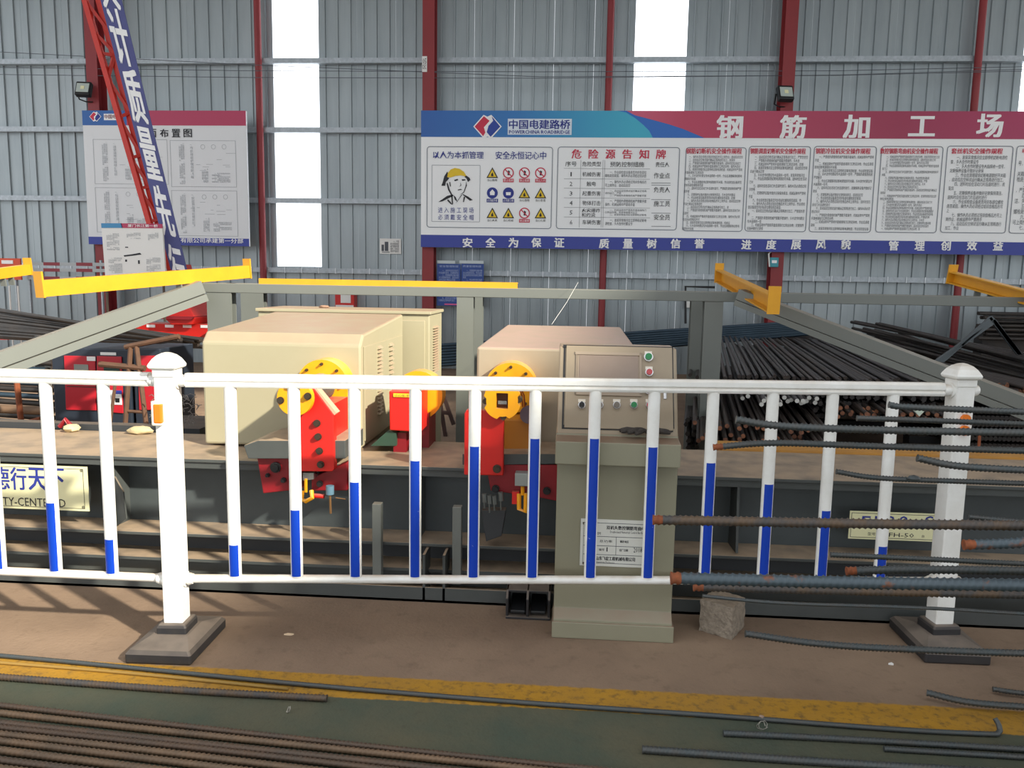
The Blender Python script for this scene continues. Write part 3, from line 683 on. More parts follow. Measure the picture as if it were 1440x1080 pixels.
m = MB(); text_px(m, para(10, 8, 1), (150, 328, 168, 352), IY-.002); text_px(m, para(5, 8, 2), (178, 327, 198, 336), IY-.002); text_px(m, para(5, 6, 2), (208, 327, 223, 338), IY-.002); text_px(m, para(10, 9, 5), (206, 362, 226, 386), IY-.002); text_px(m, para(8, 10, 6), (153, 362, 172, 384), IY-.002)
m.build('fine_print', ink_skin, ib)
m = MB(); m.xz([sxz(174, 359, IY), sxz(186, 357.5, IY), sxz(197, 355.5, IY), sxz(199, 358, IY), sxz(188, 359.5, IY), sxz(175, 361, IY)], IY-.003, IY); rect_px(m, (176, 365, 178.5, 368), IY-.003, .003); rect_px(m, (194, 366, 196.5, 371), IY-.003, .003); rect_px(m, (176, 347, 180, 348.5), IY-.003, .003); m.build('printed_map', ink, ib)
for a, b in (((150, 400), (152, 452)), ((230, 398), (232, 452))): q = MB(); q.tube([at(*a, Y=IY+.04), at(*b, Y=IY+.04)], .015, 6); q.build('leg', steel, ib)

# red and white striped barrier and its orange panel, far left
t = thing('striped_barrier', 'red and white striped barrier rails near the far wall, left of the layout board foot', 'barrier', at(90, 392, Y=12.3))
rw_r = mat('barrier_red', '#8a2a36', .5); rw_w = mat('barrier_white', '#aab0b2', .5)
for y in (371, 379.5, 391):
    for i, x in enumerate(range(38, 150, 23)):
        m = MB(); rect_px(m, (x, y-2.4+i*.25, x+23, y+2.2+i*.25), 12.3, .04); m.build('stripe_board', rw_w if i % 2 == 0 else rw_r, t)
for x in (44, 145): m = MB(); rect_px(m, (x-1, 366, x+1, 537), 12.34, .04); m.build('post', galv, t)
t = thing('orange_notice_panel', 'orange notice panel at far left edge', 'sign board', at(10, 392, Y=12.2))
m = MB(); rect_px(m, (-30, 363, 29, 393), 12.2, .03); m.build('panel', mat('orange_red', '#d9502c', .5), t); m = MB(); rect_px(m, (2, 366, 18, 371), 12.19, .01); rect_px(m, (-28, 382, 28, 385), 12.19, .01); m.build('strip', ink_white, t)
for x in (-25, 26): m = MB(); rect_px(m, (x-1, 393, x+1, 537), 12.24, .04); m.build('leg', galv, t)
for x in (13, 25):
    o = MB().tube([at(x, 402, Y=11), at(x, 402, Y=11)*1.0 - Vector((0, 0, at(x, 402, Y=11).z))], .012, 6).build('upright_rod', paper); tag(o, 'thin white upright rod near far left wall', 'rod', group='thin white rods at far left')

# ------------------------------------------------------------------ rack frame behind the machine
RY = 5.85
rk = thing('steel_rack_frame', 'long grey steel frame of posts, top beam and slanted braces behind the machine', 'rack', (0, RY, .5))
IB = lambda w, h, t=.012: [(-w/2, -h/2), (w/2, -h/2), (w/2, -h/2+t), (t/2, -h/2+t), (t/2, h/2-t), (w/2, h/2-t), (w/2, h/2), (-w/2, h/2), (-w/2, h/2-t), (-t/2, h/2-t), (-t/2, -h/2+t), (-w/2, -h/2+t)]
CC = lambda w, h, t=.01: [(-w/2, -h/2), (w/2, -h/2), (w/2, -h/2+t), (-w/2+t, -h/2+t), (-w/2+t, h/2-t), (w/2, h/2-t), (w/2, h/2), (-w/2, h/2)]
zb = at(720, 405.5, Y=RY).z
m = MB(); xL_ = at(262, 405, Y=RY).x; m.sweep([(-.05, -.035), (.05, -.035), (.05, .035), (-.05, .035)], (xL_, RY, zb-.035), (7.0, RY, zb-.035)); m.build('top_beam', rackgrey, rk, bevel=.004)
m = MB(); m.sweep([(-.05, -.035), (.05, -.035), (.05, .035), (-.05, .035)], (xL_, RY+.62, zb-.035), (7.0, RY+.62, zb-.035)); m.build('top_beam', rackgrey, rk, bevel=.004)
def post(px0, px1, Y=RY):
    a = at(px0, 500, Y=Y).x; b = at(px1, 500, Y=Y).x; w = b-a; c = (a+b)/2
    for yy in (Y, Y+.62):
        m = MB(); m.prism([(c-w/2, yy-.045, 0), (c+w/2, yy-.045, 0), (c+w/2, yy-.033, 0), (c+.006, yy-.033, 0), (c+.006, yy+.033, 0), (c+w/2, yy+.033, 0), (c+w/2, yy+.045, 0), (c-w/2, yy+.045, 0), (c-w/2, yy+.033, 0), (c-.006, yy+.033, 0), (c-.006, yy-.033, 0), (c-w/2, yy-.033, 0)], (0, 0, zb-.07)); m.build('post', rackgrey, rk)
post(297, 331); post(643, 666); post(986, 1012)
BR = lambda w, h: [(-w/2, -h/2), (w/2, -h/2), (w/2, -h*.16), (w/2-.02, -h*.16), (w/2-.02, -h*.10), (w/2, -h*.10), (w/2, h/2), (-w/2, h/2), (-w/2, -h*.10), (-w/2+.02, -h*.10), (-w/2+.02, -h*.16), (-w/2, -h*.16)]
def brace(p0, Y0, p1, Y1, w=.14, h=.09):
    m = MB(); m.sweep(BR(w, h), at(*p0, Y=Y0), at(*p1, Y=Y1)); m.build('slanted_brace', rackgrey, rk)
brace((285, 409), RY-.12, (-90, 545), 4.5, .09, .155); brace((1040, 418), RY-.12, (1520, 603), 4.3, .09, .12)
# cross braces seen in the back, posts of the second row at right
m = MB(); m.sweep(IB(.1, .1), at(1460, 372, Y=7.2), at(1460, 640, Y=5.2)); m.build('slanted_brace', rackgrey, rk)
m = MB()
a = at(235, 384, Y=5.05)
def yarm(p0, Y0, p1, Y1, label, hh=.1, up=(0, 0, 1), plates=True, grp=None):
    a, b = at(*p0, Y=Y0), at(*p1, Y=Y1); t = thing('feed_arm', label, 'steel arm', a, 0, grp)
    m = MB(); m.sweep(CC(.06, hh), a, b, up); m.build('channel', rackyellow, t)
    if plates:
        x, y, z = frame(b-a)
        for p, s in ((a, 1), (b, -1)):
            m = MB(); m.obox(p+z*.025, (.012, .075, hh+.06), (x, y, z)); m.build('end_stop', rackyellow, t)
        m = MB(); m.obox(a*.28+b*.72-z*(hh/2+.03), (.012, .05, .07), (x, y, z)); m.obox(a*.4+b*.6-z*(hh/2+.03), (.012, .05, .07), (x, y, z)); m.build('bracket', rackgrey, t)
    return t
yarm((56, 406), 4.6, (348, 382), 6.3, 'yellow channel arm rising to the right across top beam at left')
yarm((-60, 392), 5.7, (40, 379), 6.4, 'yellow channel arm cut by left picture edge', .085)
yarm((366, 396), 5.85, (728, 402), 5.85, 'yellow channel lying flat along the middle of top beam', .05, plates=False)
yarm((1088, 428), 4.9, (1011, 388), 7.0, 'short yellow channel arm pointing to the camera, ending above the long slanted brace', .11)
yarm((1500, 433), 5.4, (1338, 390), 6.6, 'yellow channel arm cut by right picture edge', .095)
m = MB(); m.tube([at(813, 397, Y=5.8), at(797, 425, Y=5.2), at(776, 456, Y=4.9)], .0012, 5); tag(m.build('hanging_string', paper), 'thin pale string hanging onto the right machine cover', 'string')

# ------------------------------------------------------------------ machine base (long beam)
mb_ = thing('machine_bed', 'long grey dusty machine beam with cream nameplates', 'machine base', (0, 3.9, 0))
XL, XR = -7.0, 7.0
m = MB(); m.box(XL, XR, 3.74, 4.36, .622, .64); m.build('top_plate', greymetal, mb_, bevel=.003)
m = MB(); m.box(XL, XR, 3.75, 3.765, .59, .622); m.build('top_lip', greymetal, mb_)
m = MB(); m.box(XL, XR, 3.9, 3.915, .26, .622); m.build('web', mat('web_grey', '#4b5254', .5, col2='#3c4244', nscale=3, amt=.6), mb_)
m = MB(); m.box(XL, XR, 3.70, 3.9, .245, .262); m.build('lower_flange', greymetal, mb_, bevel=.003)
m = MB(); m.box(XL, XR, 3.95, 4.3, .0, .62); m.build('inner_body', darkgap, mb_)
m = MB(); m.box(XL, XR, 3.86, 3.9, .1, .245); m.build('recess_shade', darkgap, mb_)  # dark strip stands in for the shade in the gap under the flange
m = MB(); m.box(XL, XR, 3.70, 3.95, .115, .13); m.build('rail_flange', greymetal, mb_)
m = MB(); m.box(XL, XR, 3.77, 3.78, .02, .115); m.build('rail_web', greymetal, mb_)
m = MB(); m.box(XL, XR, 3.60, 3.8, .0, .015); m.box(XL, XR, 3.6, 3.612, .0, .075); m.build('base_channel', greymetal, mb_, bevel=.002)
for px in (164, 590, 1034):
    x = at(px, 690, Y=3.8).x
    m = MB(); m.prism([(x, 3.9, .26), (x, 3.9, .615), (x, 3.755, .615), (x, 3.755, .52), (x, 3.72, .27)], (.012, 0, 0)); m.build('stiffener', greymetal, mb_)
x = at(188, 690, Y=3.8).x; m = MB(); m.prism([(x-.07, 3.75, .27), (x-.07, 3.75, .53), (x-.01, 3.72, .46), (x, 3.72, .32)], (0, .012, 0)); m.build('gusset', greymetal, mb_)
for px in (531, 643):
    x = at(px, 760, Y=3.66).x; m = MB(); m.box(x-.022, x+.022, 3.64, 3.685, .08, .47); m.build('stub_post', rackgrey, mb_, bevel=.003)
for px in (597, 625): x = at(px, 800, Y=3.62).x; m = MB(); m.box(x-.006, x+.006, 3.6, 3.75, .0, .24); m.build('end_plate', greymetal, mb_)
# cable duct under the beam at left/right and the ochre board on top at right
m = MB(); a = at(1008, 634, Y=4.3).x; m.box(a, XR, 4.37, 4.58, .60, .652); m.build('ochre_board', mat('ochre', '#c08a3c', .6, col2='#a07038', nscale=4, amt=.6), mb_)
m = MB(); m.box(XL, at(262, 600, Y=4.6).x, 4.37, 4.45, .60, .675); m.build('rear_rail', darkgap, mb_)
# nameplates
def plate(px0, px1, yt0, yb0, Y, name='nameplate'):
    m = MB(); m.xz([(px0, yb0), (px1, yb0), (px1, yt0), (px0, yt0)], Y, Y+.004); return m.build(name, mat('plate_cream', '#e3e0b4', .4), mb_)
PYL = 3.74
a = at(-70, 690, Y=PYL); b = at(124, 690, Y=PYL); zt = at(60, 654.5, Y=PYL).z; zl = at(60, 716.5, Y=PYL).z
pl = plate(a.x, b.x, zt, zl, PYL)
m = MB(); 
for dx, dz, w in ((.012, .012, .002),):
    m.box(a.x+dx, b.x-dx-.01, PYL-.001, PYL, zt-dz-w, zt-dz); m.box(a.x+dx, b.x-dx-.01, PYL-.001, PYL, zl+dz, zl+dz+w); m.box(b.x-dx-.012, b.x-dx-.01, PYL-.001, PYL, zl+dz, zt-dz)
for zz in (zt-.02, zl+.02): ring(m, (b.x-.03, zz), .005, .008, PYL-.001, 10); ring(m, (b.x-.03, zz), .001, .003, PYL-.001, 8)
m.build('plate_border', ink, pl)
m = MB(); PL0 = Vector((0, PYL, 0))
for ch, x0, x1 in (('厚', -48, -22), ('德', -16, 13), ('行', 15.5, 37), ('天', 40.5, 64.5), ('下', 67, 90)): 
    yc = 673+(x0-15)*.022; text_px(m, ch, (x0, yc-15.5, x1, yc+15.5), PYL, bold=.025, res=2, lift=.0012)
m.build('lettering', ink_blue, pl)
m = MB(); text_px(m, 'HONESTY-CENTERED', (-40, 699.5, 92, 711), PYL, res=2, lift=.0012, bold=.003); m.build('lettering', ink, pl)
PYR = 3.78
a = at(1194, 740, Y=PYR); b = at(1334, 740, Y=PYR); zt = at(1200, 718.5, Y=PYR).z; zl = at(1200, 757.5, Y=PYR).z
pr = plate(a.x, b.x, zt, zl, PYR)
m = MB(); m.box(a.x+.008, b.x-.008, PYR-.001, PYR, zt-.01, zt-.008); m.box(a.x+.008, b.x-.008, PYR-.001, PYR, zl+.008, zl+.01); m.box(a.x+.008, a.x+.010, PYR-.001, PYR, zl+.008, zt-.008); m.build('plate_border', ink, pr)
m = MB()
for ch, cx in (('F', 1218), ('H', 1236), ('R', 1254), ('O', 1270.5), ('-', 1288), ('C', 1306)): text_px(m, ch, (cx-5.5, 726, cx+5.5, 739), PYR, bold=.03, res=2, lift=.0012) if ch != '-' else text_px(m, ch, (cx-3, 733, cx+3, 734.5), PYR, lift=.0012)
m.build('lettering', ink_blue, pr)
m = MB(); text_px(m, '型号', (1220, 748.5, 1231, 753), PYR, lift=.0012); text_px(m, 'FH-50', (1250, 749.5, 1285, 755.5), PYR, lift=.0012, bold=.01); text_px(m, '台', (1296, 752, 1300, 756), PYR, lift=.0012); m.build('lettering', ink, pr)

# ------------------------------------------------------------------ left bending head
def bolt(t, p, r=.012, axis=(0, -1, 0), mt=steel, name='bolt'):
    p = Vector(p); a = Vector(axis).normalized(); m = MB(); m.tube([p, p+a*.008], r*1.35, 12); m.tube([p+a*.008, p+a*.02], r, 6); return m.build(name, mt, t)
h1 = thing('bending_machine', 'cream covered bending head at left with yellow disc and red arm in sunlight', 'machine', (-1.4, 4.4, .64))
FY = 4.05; xa = at(286, 560, Y=FY).x; xb = at(508, 560, Y=FY).x; zbt = at(290, 623, Y=FY).z; z1 = at(285, 481, Y=FY).z
zc = .652
m = MB(); m.prism([(xa, FY, zc), (xa, FY, z1), (xa, FY+.06, z1+.055), (xa, FY+1.05, z1+.125), (xa, FY+1.05, zc)], (xb-xa, 0, 0))
m.build('cover', cream, h1, bevel=.012)
m = MB(); m.box(xb+.001, xb+.006, FY+.05, FY+1.0, zc+.03, z1-.01); m.build('side_panel', cream, h1, bevel=.002)
m = MB()
for col_, (py0, py1, n) in ((.33, (492, 600, 18)), (.62, (480, 560, 14))):
    yy = FY+col_
    for i in range(n):
        z = .78+(.40)*i/n+.0*col_; m.prism([(xb+.006, yy, z), (xb+.022, yy, z+.004), (xb+.006, yy, z+.018)], (0, .09, 0))
o = m.build('louvers', cream, h1); tag(o, kind='stuff')
def head_disc(t, px, py, Y, rpx, thick, mt, name, n=32):
    c = at(px, py, Y=Y); r = rpx*Y/F; m = MB(); m.tube([c, c+Vector((0, thick*.1, 0)), c+Vector((0, thick, 0))], [r*.985, r, r], n); return m.build(name, mt, t, smooth=True), c, r
yd, c, r = head_disc(h1, 453, 542, 3.93, 38, .12, yellow, 'yellow_drum')
for k in range(8):
    a = math.pi/2+k*math.pi/4; bolt(h1, c+Vector((math.cos(a)*r*.82, 0, math.sin(a)*r*.82)), .006)
m = MB(); m.xz([sxz(452, 545, 3.94), sxz(490, 546, 3.94), sxz(489, 612, 3.94), sxz(470, 624, 3.94), sxz(452, 600, 3.94)], 3.94, 4.05); m.build('yellow_arm', yellow, h1, bevel=.006)
RP = 3.60
m = MB(); m.xz([sxz(414, 583, RP), sxz(436, 543, RP), sxz(440, 545, RP), sxz(469, 583, RP), sxz(470, 660, RP), sxz(467, 663, RP), sxz(414, 663, RP)], RP, RP+.05); m.build('red_plate', red, h1, bevel=.004)
m = MB(); m.xz([sxz(437, 540, RP), sxz(441, 542, RP), sxz(473, 581, RP), sxz(470, 584, RP)], RP+.002, RP+.06); m.build('arm_edge', mat('arm_edge_paint', '#d9a48a', .5), h1)
m = MB(); m.box(at(430, 600, Y=RP).x, at(462, 600, Y=RP).x, RP+.05, 3.93, .70, .95); m.build('red_block', red, h1)
for py in (595, 614, 634, 653): bolt(h1, at(446+(py-595)*.09, py, Y=RP-.001), .013)
fd, c, r = head_disc(h1, 414, 560, RP-.07, 26.5, .035, yellow, 'front_disc')
m = MB(); m.tube([c+Vector((0, .03, 0)), c+Vector((0, .5, 0))], r*.85, 20); m.build('hub', greymetal, h1)
for k in range(4): a = math.radians(10+90*k); bolt(h1, c+Vector((math.cos(a)*r*.78, 0, math.sin(a)*r*.78)), .013)
m = MB(); m.xz([sxz(352, 622, 3.7), sxz(372, 615, 3.7), sxz(492, 615, 3.7), sxz(492, 640, 3.7), sxz(358, 640, 3.7)], 3.62, 3.95); m.build('bracket', greymetal, h1, bevel=.003)
m = MB(); m.xz([sxz(361, 641, 3.66), sxz(425, 641, 3.66), sxz(423, 688, 3.66), sxz(370, 694, 3.66)], 3.66, 3.74); m.build('red_jaw', dred, h1, bevel=.004)
bolt(h1, at(388, 657, Y=3.655), .02, mt=black); bolt(h1, at(377, 668, Y=3.655), .008, mt=black); bolt(h1, at(399, 675, Y=3.655), .01, mt=black)
m = MB(); m.xz([sxz(426, 665, 3.62), sxz(441, 665, 3.62), sxz(441, 674, 3.62), sxz(426, 676, 3.62)], 3.62, 3.68); m.build('steel_block', chrome, h1)
m = MB(); m.xz([sxz(438, 672, 3.68), sxz(488, 650, 3.68), sxz(488, 690, 3.68), sxz(438, 690, 3.68)], 3.68, 3.76); m.build('red_jaw', dred, h1, bevel=.004); bolt(h1, at(450, 680, Y=3.67), .012, mt=black)
m = MB(); m.tube([at(430, 673, Y=3.62), at(430, 692, Y=3.62)], .008, 8); m.tube([at(425, 690, Y=3.62), at(424, 702, Y=3.61), at(430, 705, Y=3.6), at(439, 700, Y=3.6), at(438, 690, Y=3.62)], .011, 8); m.build('yellow_hook', yellow, h1, smooth=True)
m = MB(); m.tube([at(464, 683, Y=3.62), at(464, 695, Y=3.62)], .02, 10); m.build('valve', mat('valve_blue', '#5a7a8c', .4), h1, smooth=True)
m = MB(); m.tube([at(464, 694, Y=3.62), at(465, 722, Y=3.62)], .006, 6); m.tube([at(472, 700, Y=3.62), at(486, 702, Y=3.62)], .003, 6); m.build('valve_stem', mat('brass', '#8a6844', .4, .5), h1)
m = MB(); m.tube([at(440, 697, Y=3.63), at(456, 698, Y=3.63)], .011, 10); m.build('red_pin', red, h1)

# side roller station with red box (between the cover and the right head)
rs = thing('roller_station', 'red box on yellow disc standing right of the sunlit cover', 'machine', at(578, 645, Y=4.1))
m = MB(); m.xz([sxz(547, 550, 4.0), sxz(592, 550, 4.0), sxz(592, 608, 4.0), sxz(548, 605, 4.0)], 4.0, 4.2); m.build('red_box', red, rs, bevel=.006)
m = MB(); m.xz([sxz(552, 545, 4.05), sxz(592, 545, 4.05), sxz(592, 550, 4.05), sxz(552, 550, 4.05)], 4.04, 4.2); m.build('lid', red, rs)
m = MB(); rect_px(m, (553, 553.5, 578, 558.5), 3.995, .005); m.build('label_plate', ink_yel, rs)
m = MB(); text_px(m, '小心轧手', (555, 554.3, 576, 557.8), 3.994); m.build('label_print', ink, rs)
c = at(588, 556, Y=4.22); m = MB(); m.tube([c, c+Vector((0, .12, 0))], .135, 28); m.build('yellow_disc', yellow, rs, smooth=True)
m = MB(); m.xz([sxz(590, 585, 4.2), sxz(604, 580, 4.2), sxz(604, 640, 4.2), sxz(586, 640, 4.2)], 4.18, 4.4); m.build('red_foot', dred, rs)
m = MB(); m.box(at(556, 600, Y=4.1).x, at(574, 600, Y=4.1).x, 4.05, 4.15, .64, at(560, 606, Y=4.1).z); m.build('pedestal', dred, rs)
m = MB(); m.xz([sxz(520, 628, 4.0), sxz(545, 606, 4.0), sxz(556, 610, 4.0), sxz(556, 628, 4.0)], 4.02, 4.3); m.build('green_block', mat('machine_green', '#2f4a3c', .5), rs)

# electrical cabinet behind the left head
ec = thing('electrical_cabinet', 'large cream cabinet with side louvers behind the left bending head', 'cabinet', (-1.2, 5.45, .5))
CYB = 5.2; xa2 = at(364, 500, Y=CYB).x; xb2 = at(604, 500, Y=CYB).x; zt2 = at(480, 440, Y=CYB).z; zb2 = .08
m = MB(); m.box(xa2, xb2, CYB, CYB+.5, zb2, zt2); m.build('body', cream, ec, bevel=.008)
m = MB(); m.box(xa2-.012, xb2+.012, CYB-.015, CYB+.52, zt2, zt2+.022); m.build('lid', cream, ec, bevel=.004)
m = MB(); m.box(xa2+.03, xb2-.03, CYB-.012, CYB, zb2+.04, zt2-.04); m.build('door', cream, ec, bevel=.004)
m = MB()
for i in range(18): z = .92+.018*i; m.prism([(xb2, CYB+.12, z), (xb2+.018, CYB+.12, z+.003), (xb2, CYB+.12, z+.014)], (0, .2, 0))
tag(m.build('louvers', cream, ec), kind='stuff')
m = MB(); m.blob((xa2+.38, CYB+.25, zt2+.03), .035, .03, .012, 8, .2); tag(m.build('rag_scrap', mat('rag', '#9a7a66', .9)), 'small crumpled brown scrap lying on cabinet top', 'scrap')
# short pedestal that carries cabinet on the machine plate
m = MB(); m.box(xa2+.02, xb2-.02, CYB+.02, CYB+.48, 0, .08); m.build('plinth', greymetal, ec)

# ------------------------------------------------------------------ right bending head
h2 = thing('bending_machine', 'dusty tan covered bending head at right, beside the control console', 'machine', (-.05, 4.4, .64))
tan = mat('tan_cover_paint', '#a79a85', .5, col2='#9a8d78', nscale=3, amt=.5, dust='#b59a8c', dust_amt=1)
xl, xr = at(670, 540, Y=FY).x, at(896, 540, Y=FY).x; z1 = at(670, 488, Y=FY).z
bl = at(713, 456.5, Y=FY+1.1); br = at(873, 456.5, Y=FY+1.1)
m = MB(); m.add([(xl, FY, zc), (xr, FY, zc), (xr, FY, z1), (xl, FY, z1), (bl.x, FY+1.1, zc), (br.x, FY+1.1, zc), (br.x, FY+1.1, bl.z), (bl.x, FY+1.1, bl.z)], [(0, 1, 2, 3), (3, 2, 6, 7), (5, 4, 7, 6), (4, 0, 3, 7), (1, 5, 6, 2), (4, 5, 1, 0)])
m.build('cover', tan, h2, bevel=.012)
yd, c, r = head_disc(h2, 718, 546, 3.93, 37, .12, yellow, 'yellow_drum')
for k in range(8):
    a = math.pi/2+k*math.pi/4; bolt(h2, c+Vector((math.cos(a)*r*.82, 0, math.sin(a)*r*.82)), .006)
# front disc with a square socket and four notches
Y2 = RP-.06; c = at(706, 564, Y=Y2); r = 27*Y2/F; n = 48; hs = .0275
outer = []
for k in range(n):
    a = 2*math.pi*k/n; rr_ = r
    for q in (90, 180, 270, 0):
        d = abs((math.degrees(a)-q-4+180) % 360-180)
        if d < 12: rr_ = r*.84
    outer.append((c.x+rr_*math.cos(a), c.z+rr_*math.sin(a)))
sqp = []
for k in range(n):
    a = 2*math.pi*k/n; s = hs/max(abs(math.cos(a)), abs(math.sin(a))*.75); sqp.append((c.x+s*math.cos(a), c.z+s*math.sin(a)))
vs = [(p[0], Y2, p[1]) for p in outer]+[(p[0], Y2, p[1]) for p in sqp]+[(p[0], Y2+.05, p[1]) for p in outer]+[(p[0], Y2+.05, p[1]) for p in sqp]
fs = []
for k in range(n):
    k2 = (k+1) % n; fs += [(k, n+k, n+k2, k2), (k, k2, 2*n+k2, 2*n+k), (n+k2, n+k, 3*n+k, 3*n+k2)]
MB().add(vs, fs).build('front_disc', yellow, h2)
m = MB(); m.box(c.x-.04, c.x+.04, Y2+.045, Y2+.055, c.z-.04, c.z+.04); m.build('socket_back', mat('socket_dark', '#5a3a2a', .6), h2)
m = MB(); m.box(c.x-.02, c.x+.02, Y2+.02, Y2+.045, c.z-.018, c.z-.002); m.build('socket_bar', chrome, h2)
for k in range(4): a = math.radians(4+90*k); m = MB(); m.tube([c+Vector((math.cos(a)*r*.9, .01, math.sin(a)*r*.9)), c+Vector((math.cos(a)*r*.9, .06, math.sin(a)*r*.9))], r*.16, 10); m.build('notch_pin', steel, h2)
m = MB(); m.tube([at(744, 583, Y=3.72), at(744, 583, Y=3.9)], .045, 16); m.build('motor_nose', mat('nose_grey', '#5c4a52', .5), h2, smooth=True)
m = MB()
for dx in (0, 3): m.tube([at(728+dx, 543, Y=3.68), at(734+dx, 556, Y=3.68), at(735+dx, 572, Y=3.7)], .004, 6)
m.build('copper_pipe', mat('copper', '#b8643c', .35, .6), h2, smooth=True)
pts = [sxz(652.5, 668, RP), sxz(707.5, 669, RP), sxz(708.5, 592, RP), sxz(704, 578, RP), sxz(656, 576, RP), sxz(653, 582, RP)]
m = MB(); m.xz(pts, RP, RP+.05); m.build('red_plate', red, h2, bevel=.005)
bolt(h2, at(699, 659, Y=RP-.001), .015)
m = MB(); m.xz([sxz(707, 590, 3.78), sxz(748, 590, 3.78), sxz(748, 634, 3.78), sxz(707, 634, 3.78)], 3.78, 4.0); m.build('yellow_arm', mat('dull_yellow', '#b4741c', .5), h2, bevel=.006)  # darker, duller yellow than the arm of the left head
m = MB(); m.xz([sxz(652, 636, 3.7), sxz(786, 636, 3.7), sxz(786, 651, 3.7), sxz(652, 651, 3.7)], 3.66, 3.95); m.build('bracket', greymetal, h2)
m = MB(); m.xz([sxz(686, 668, 3.66), sxz(712, 652, 3.66), sxz(784, 651, 3.66), sxz(784, 705, 3.66), sxz(760, 700, 3.66), sxz(690, 690, 3.66)], 3.66, 3.72); m.build('red_jaw', dred, h2, bevel=.004)
m = MB(); rect_px(m, (724, 666, 751, 684), 3.60, .06); m.build('steel_block', mat('block_grey', '#9aa09c', .4, .3), h2, bevel=.003)
m = MB(); m.tube([at(735, 684, Y=3.62), at(735, 696, Y=3.62)], .009, 8); m.tube([at(730, 694, Y=3.62), at(730, 716, Y=3.61), at(739, 720, Y=3.6), at(740, 694, Y=3.6)], .011, 8); m.build('yellow_hook', yellow, h2, smooth=True)
m = MB(); rect_px(m, (720, 692, 730, 709), 3.62, .03); m.build('red_pin', red, h2)
m = MB()
for i, (x, y) in enumerate([(681, 700), (688, 702), (695, 703), (704, 698)]): m.tube([at(x, y-6, Y=3.62), at(x+1, y+6, Y=3.62)], .012, 8); m.tube([at(x, y+6, Y=3.62), at(x+.5, y+15+4*(i % 2), Y=3.62)], .004, 6)
m.build('clamp_bolts', mat('clamp_grey', '#6c716f', .4, .5), h2)
for px, py in ((697, 687), (769, 690)): bolt(h2, at(px, py, Y=3.655), .014, mt=black)
m = MB(); m.xz([sxz(678, 716, 3.68), sxz(712, 716, 3.68), sxz(706, 752, 3.68), sxz(684, 760, 3.68)], 3.66, 3.72); m.build('gear_box', darkgap, h2, bevel=.004)

# ------------------------------------------------------------------ control console
cn = thing('control_console', 'taupe control console with screen, buttons and white nameplate', 'console', (.22, 3.45, 0))
x0c, x1c = at(781, 760, Y=3.34).x, at(948, 760, Y=3.34).x
CF = 3.325
m = MB(); m.prism([(x0c, CF-.035, .012), (x0c, CF-.035, .085), (x0c, CF, .125), (x0c, CF, .80), (x0c, 3.7, .80), (x0c, 3.7, .012)], (x1c-x0c, 0, 0)); m.build('body', taupe_low, cn, bevel=.003)
m = MB(); m.box(x0c-.006, x1c+.008, CF-.042, 3.7, 0, .075); m.build('base_plinth', taupe_low, cn, bevel=.004)
xs0, xs1 = at(781, 630, Y=3.27).x, at(958, 630, Y=3.27).x
m = MB(); m.prism([(xs0, 3.27, .785), (xs0, 3.27, .885), (xs0, 3.36, .895), (xs0, 3.36, .905), (xs0, 3.72, .905), (xs0, 3.72, .785)], (xs1-xs0, 0, 0)); m.build('desk_shelf', taupe_low, cn, bevel=.004)
PB = Vector((.22, 3.36, .90)); tilt = Vector((0, .17, .37)).normalized(); PN = Vector((0, -.37, .17)).normalized(); AX = (Vector((1, 0, 0)), PN*-1, tilt)
PA = (Vector((1, 0, 0)), tilt)
def pp(px, py, lift=0): return at_plane(px, py, PB, PN)+PN*lift
bl_, br_, tl_, tr_ = pp(783, 607), pp(957, 607), pp(787, 487), pp(948, 487)
zt_ = tl_.z
xl_, xr_ = (bl_.x+tl_.x)/2, (br_.x+tr_.x)/2
m = MB(); b0 = PB+tilt*0; tp = PB+tilt*((zt_-PB.z)/tilt.z)
m.prism([(xl_, b0.y, b0.z), (xl_, tp.y, tp.z), (xl_, 3.74, tp.z), (xl_, 3.74, b0.z)], (xr_-xl_, 0, 0)); m.build('hood', taupe, cn, bevel=.006)
def panel_box(m, box, lift, t=.004):
    a = pp(box[0], box[3]); b = pp(box[2], box[1]); c = (a+b)/2+PN*lift
    m.obox(c, (abs(b.x-a.x), t, abs((b-a).dot(tilt))), AX)
m = MB(); panel_box(m, (793.5, 489.5, 945, 601.5), .003, .006); dr = m.build('panel_door', taupe, cn, bevel=.002)
m = MB()
for bx in ((792, 488.2, 946.5, 489.2), (792, 602, 946.5, 603), (792.2, 488.2, 793.2, 603), (945.3, 488.2, 946.3, 603)): panel_box(m, bx, .001, .003)
m.build('door_gap', black, cn)
m = MB(); panel_box(m, (809, 497.5, 902, 499.3), .008, .008); panel_box(m, (809, 554, 902, 555.8), .008, .008); panel_box(m, (809, 497.5, 811.5, 555.8), .008, .008); panel_box(m, (899, 497.5, 902, 555.8), .008, .008); panel_box(m, (811, 499, 900, 554.5), .0055, .004)
m.build('screen_bezel', mat('bezel', '#a08f7c', .5), cn)
m = MB(); panel_box(m, (814, 502, 897, 552.5), .0085, .002); m.build('screen', mat('dusty_screen', '#8c7a6c', .35, col2='#99877a', nscale=8, amt=.5), cn)
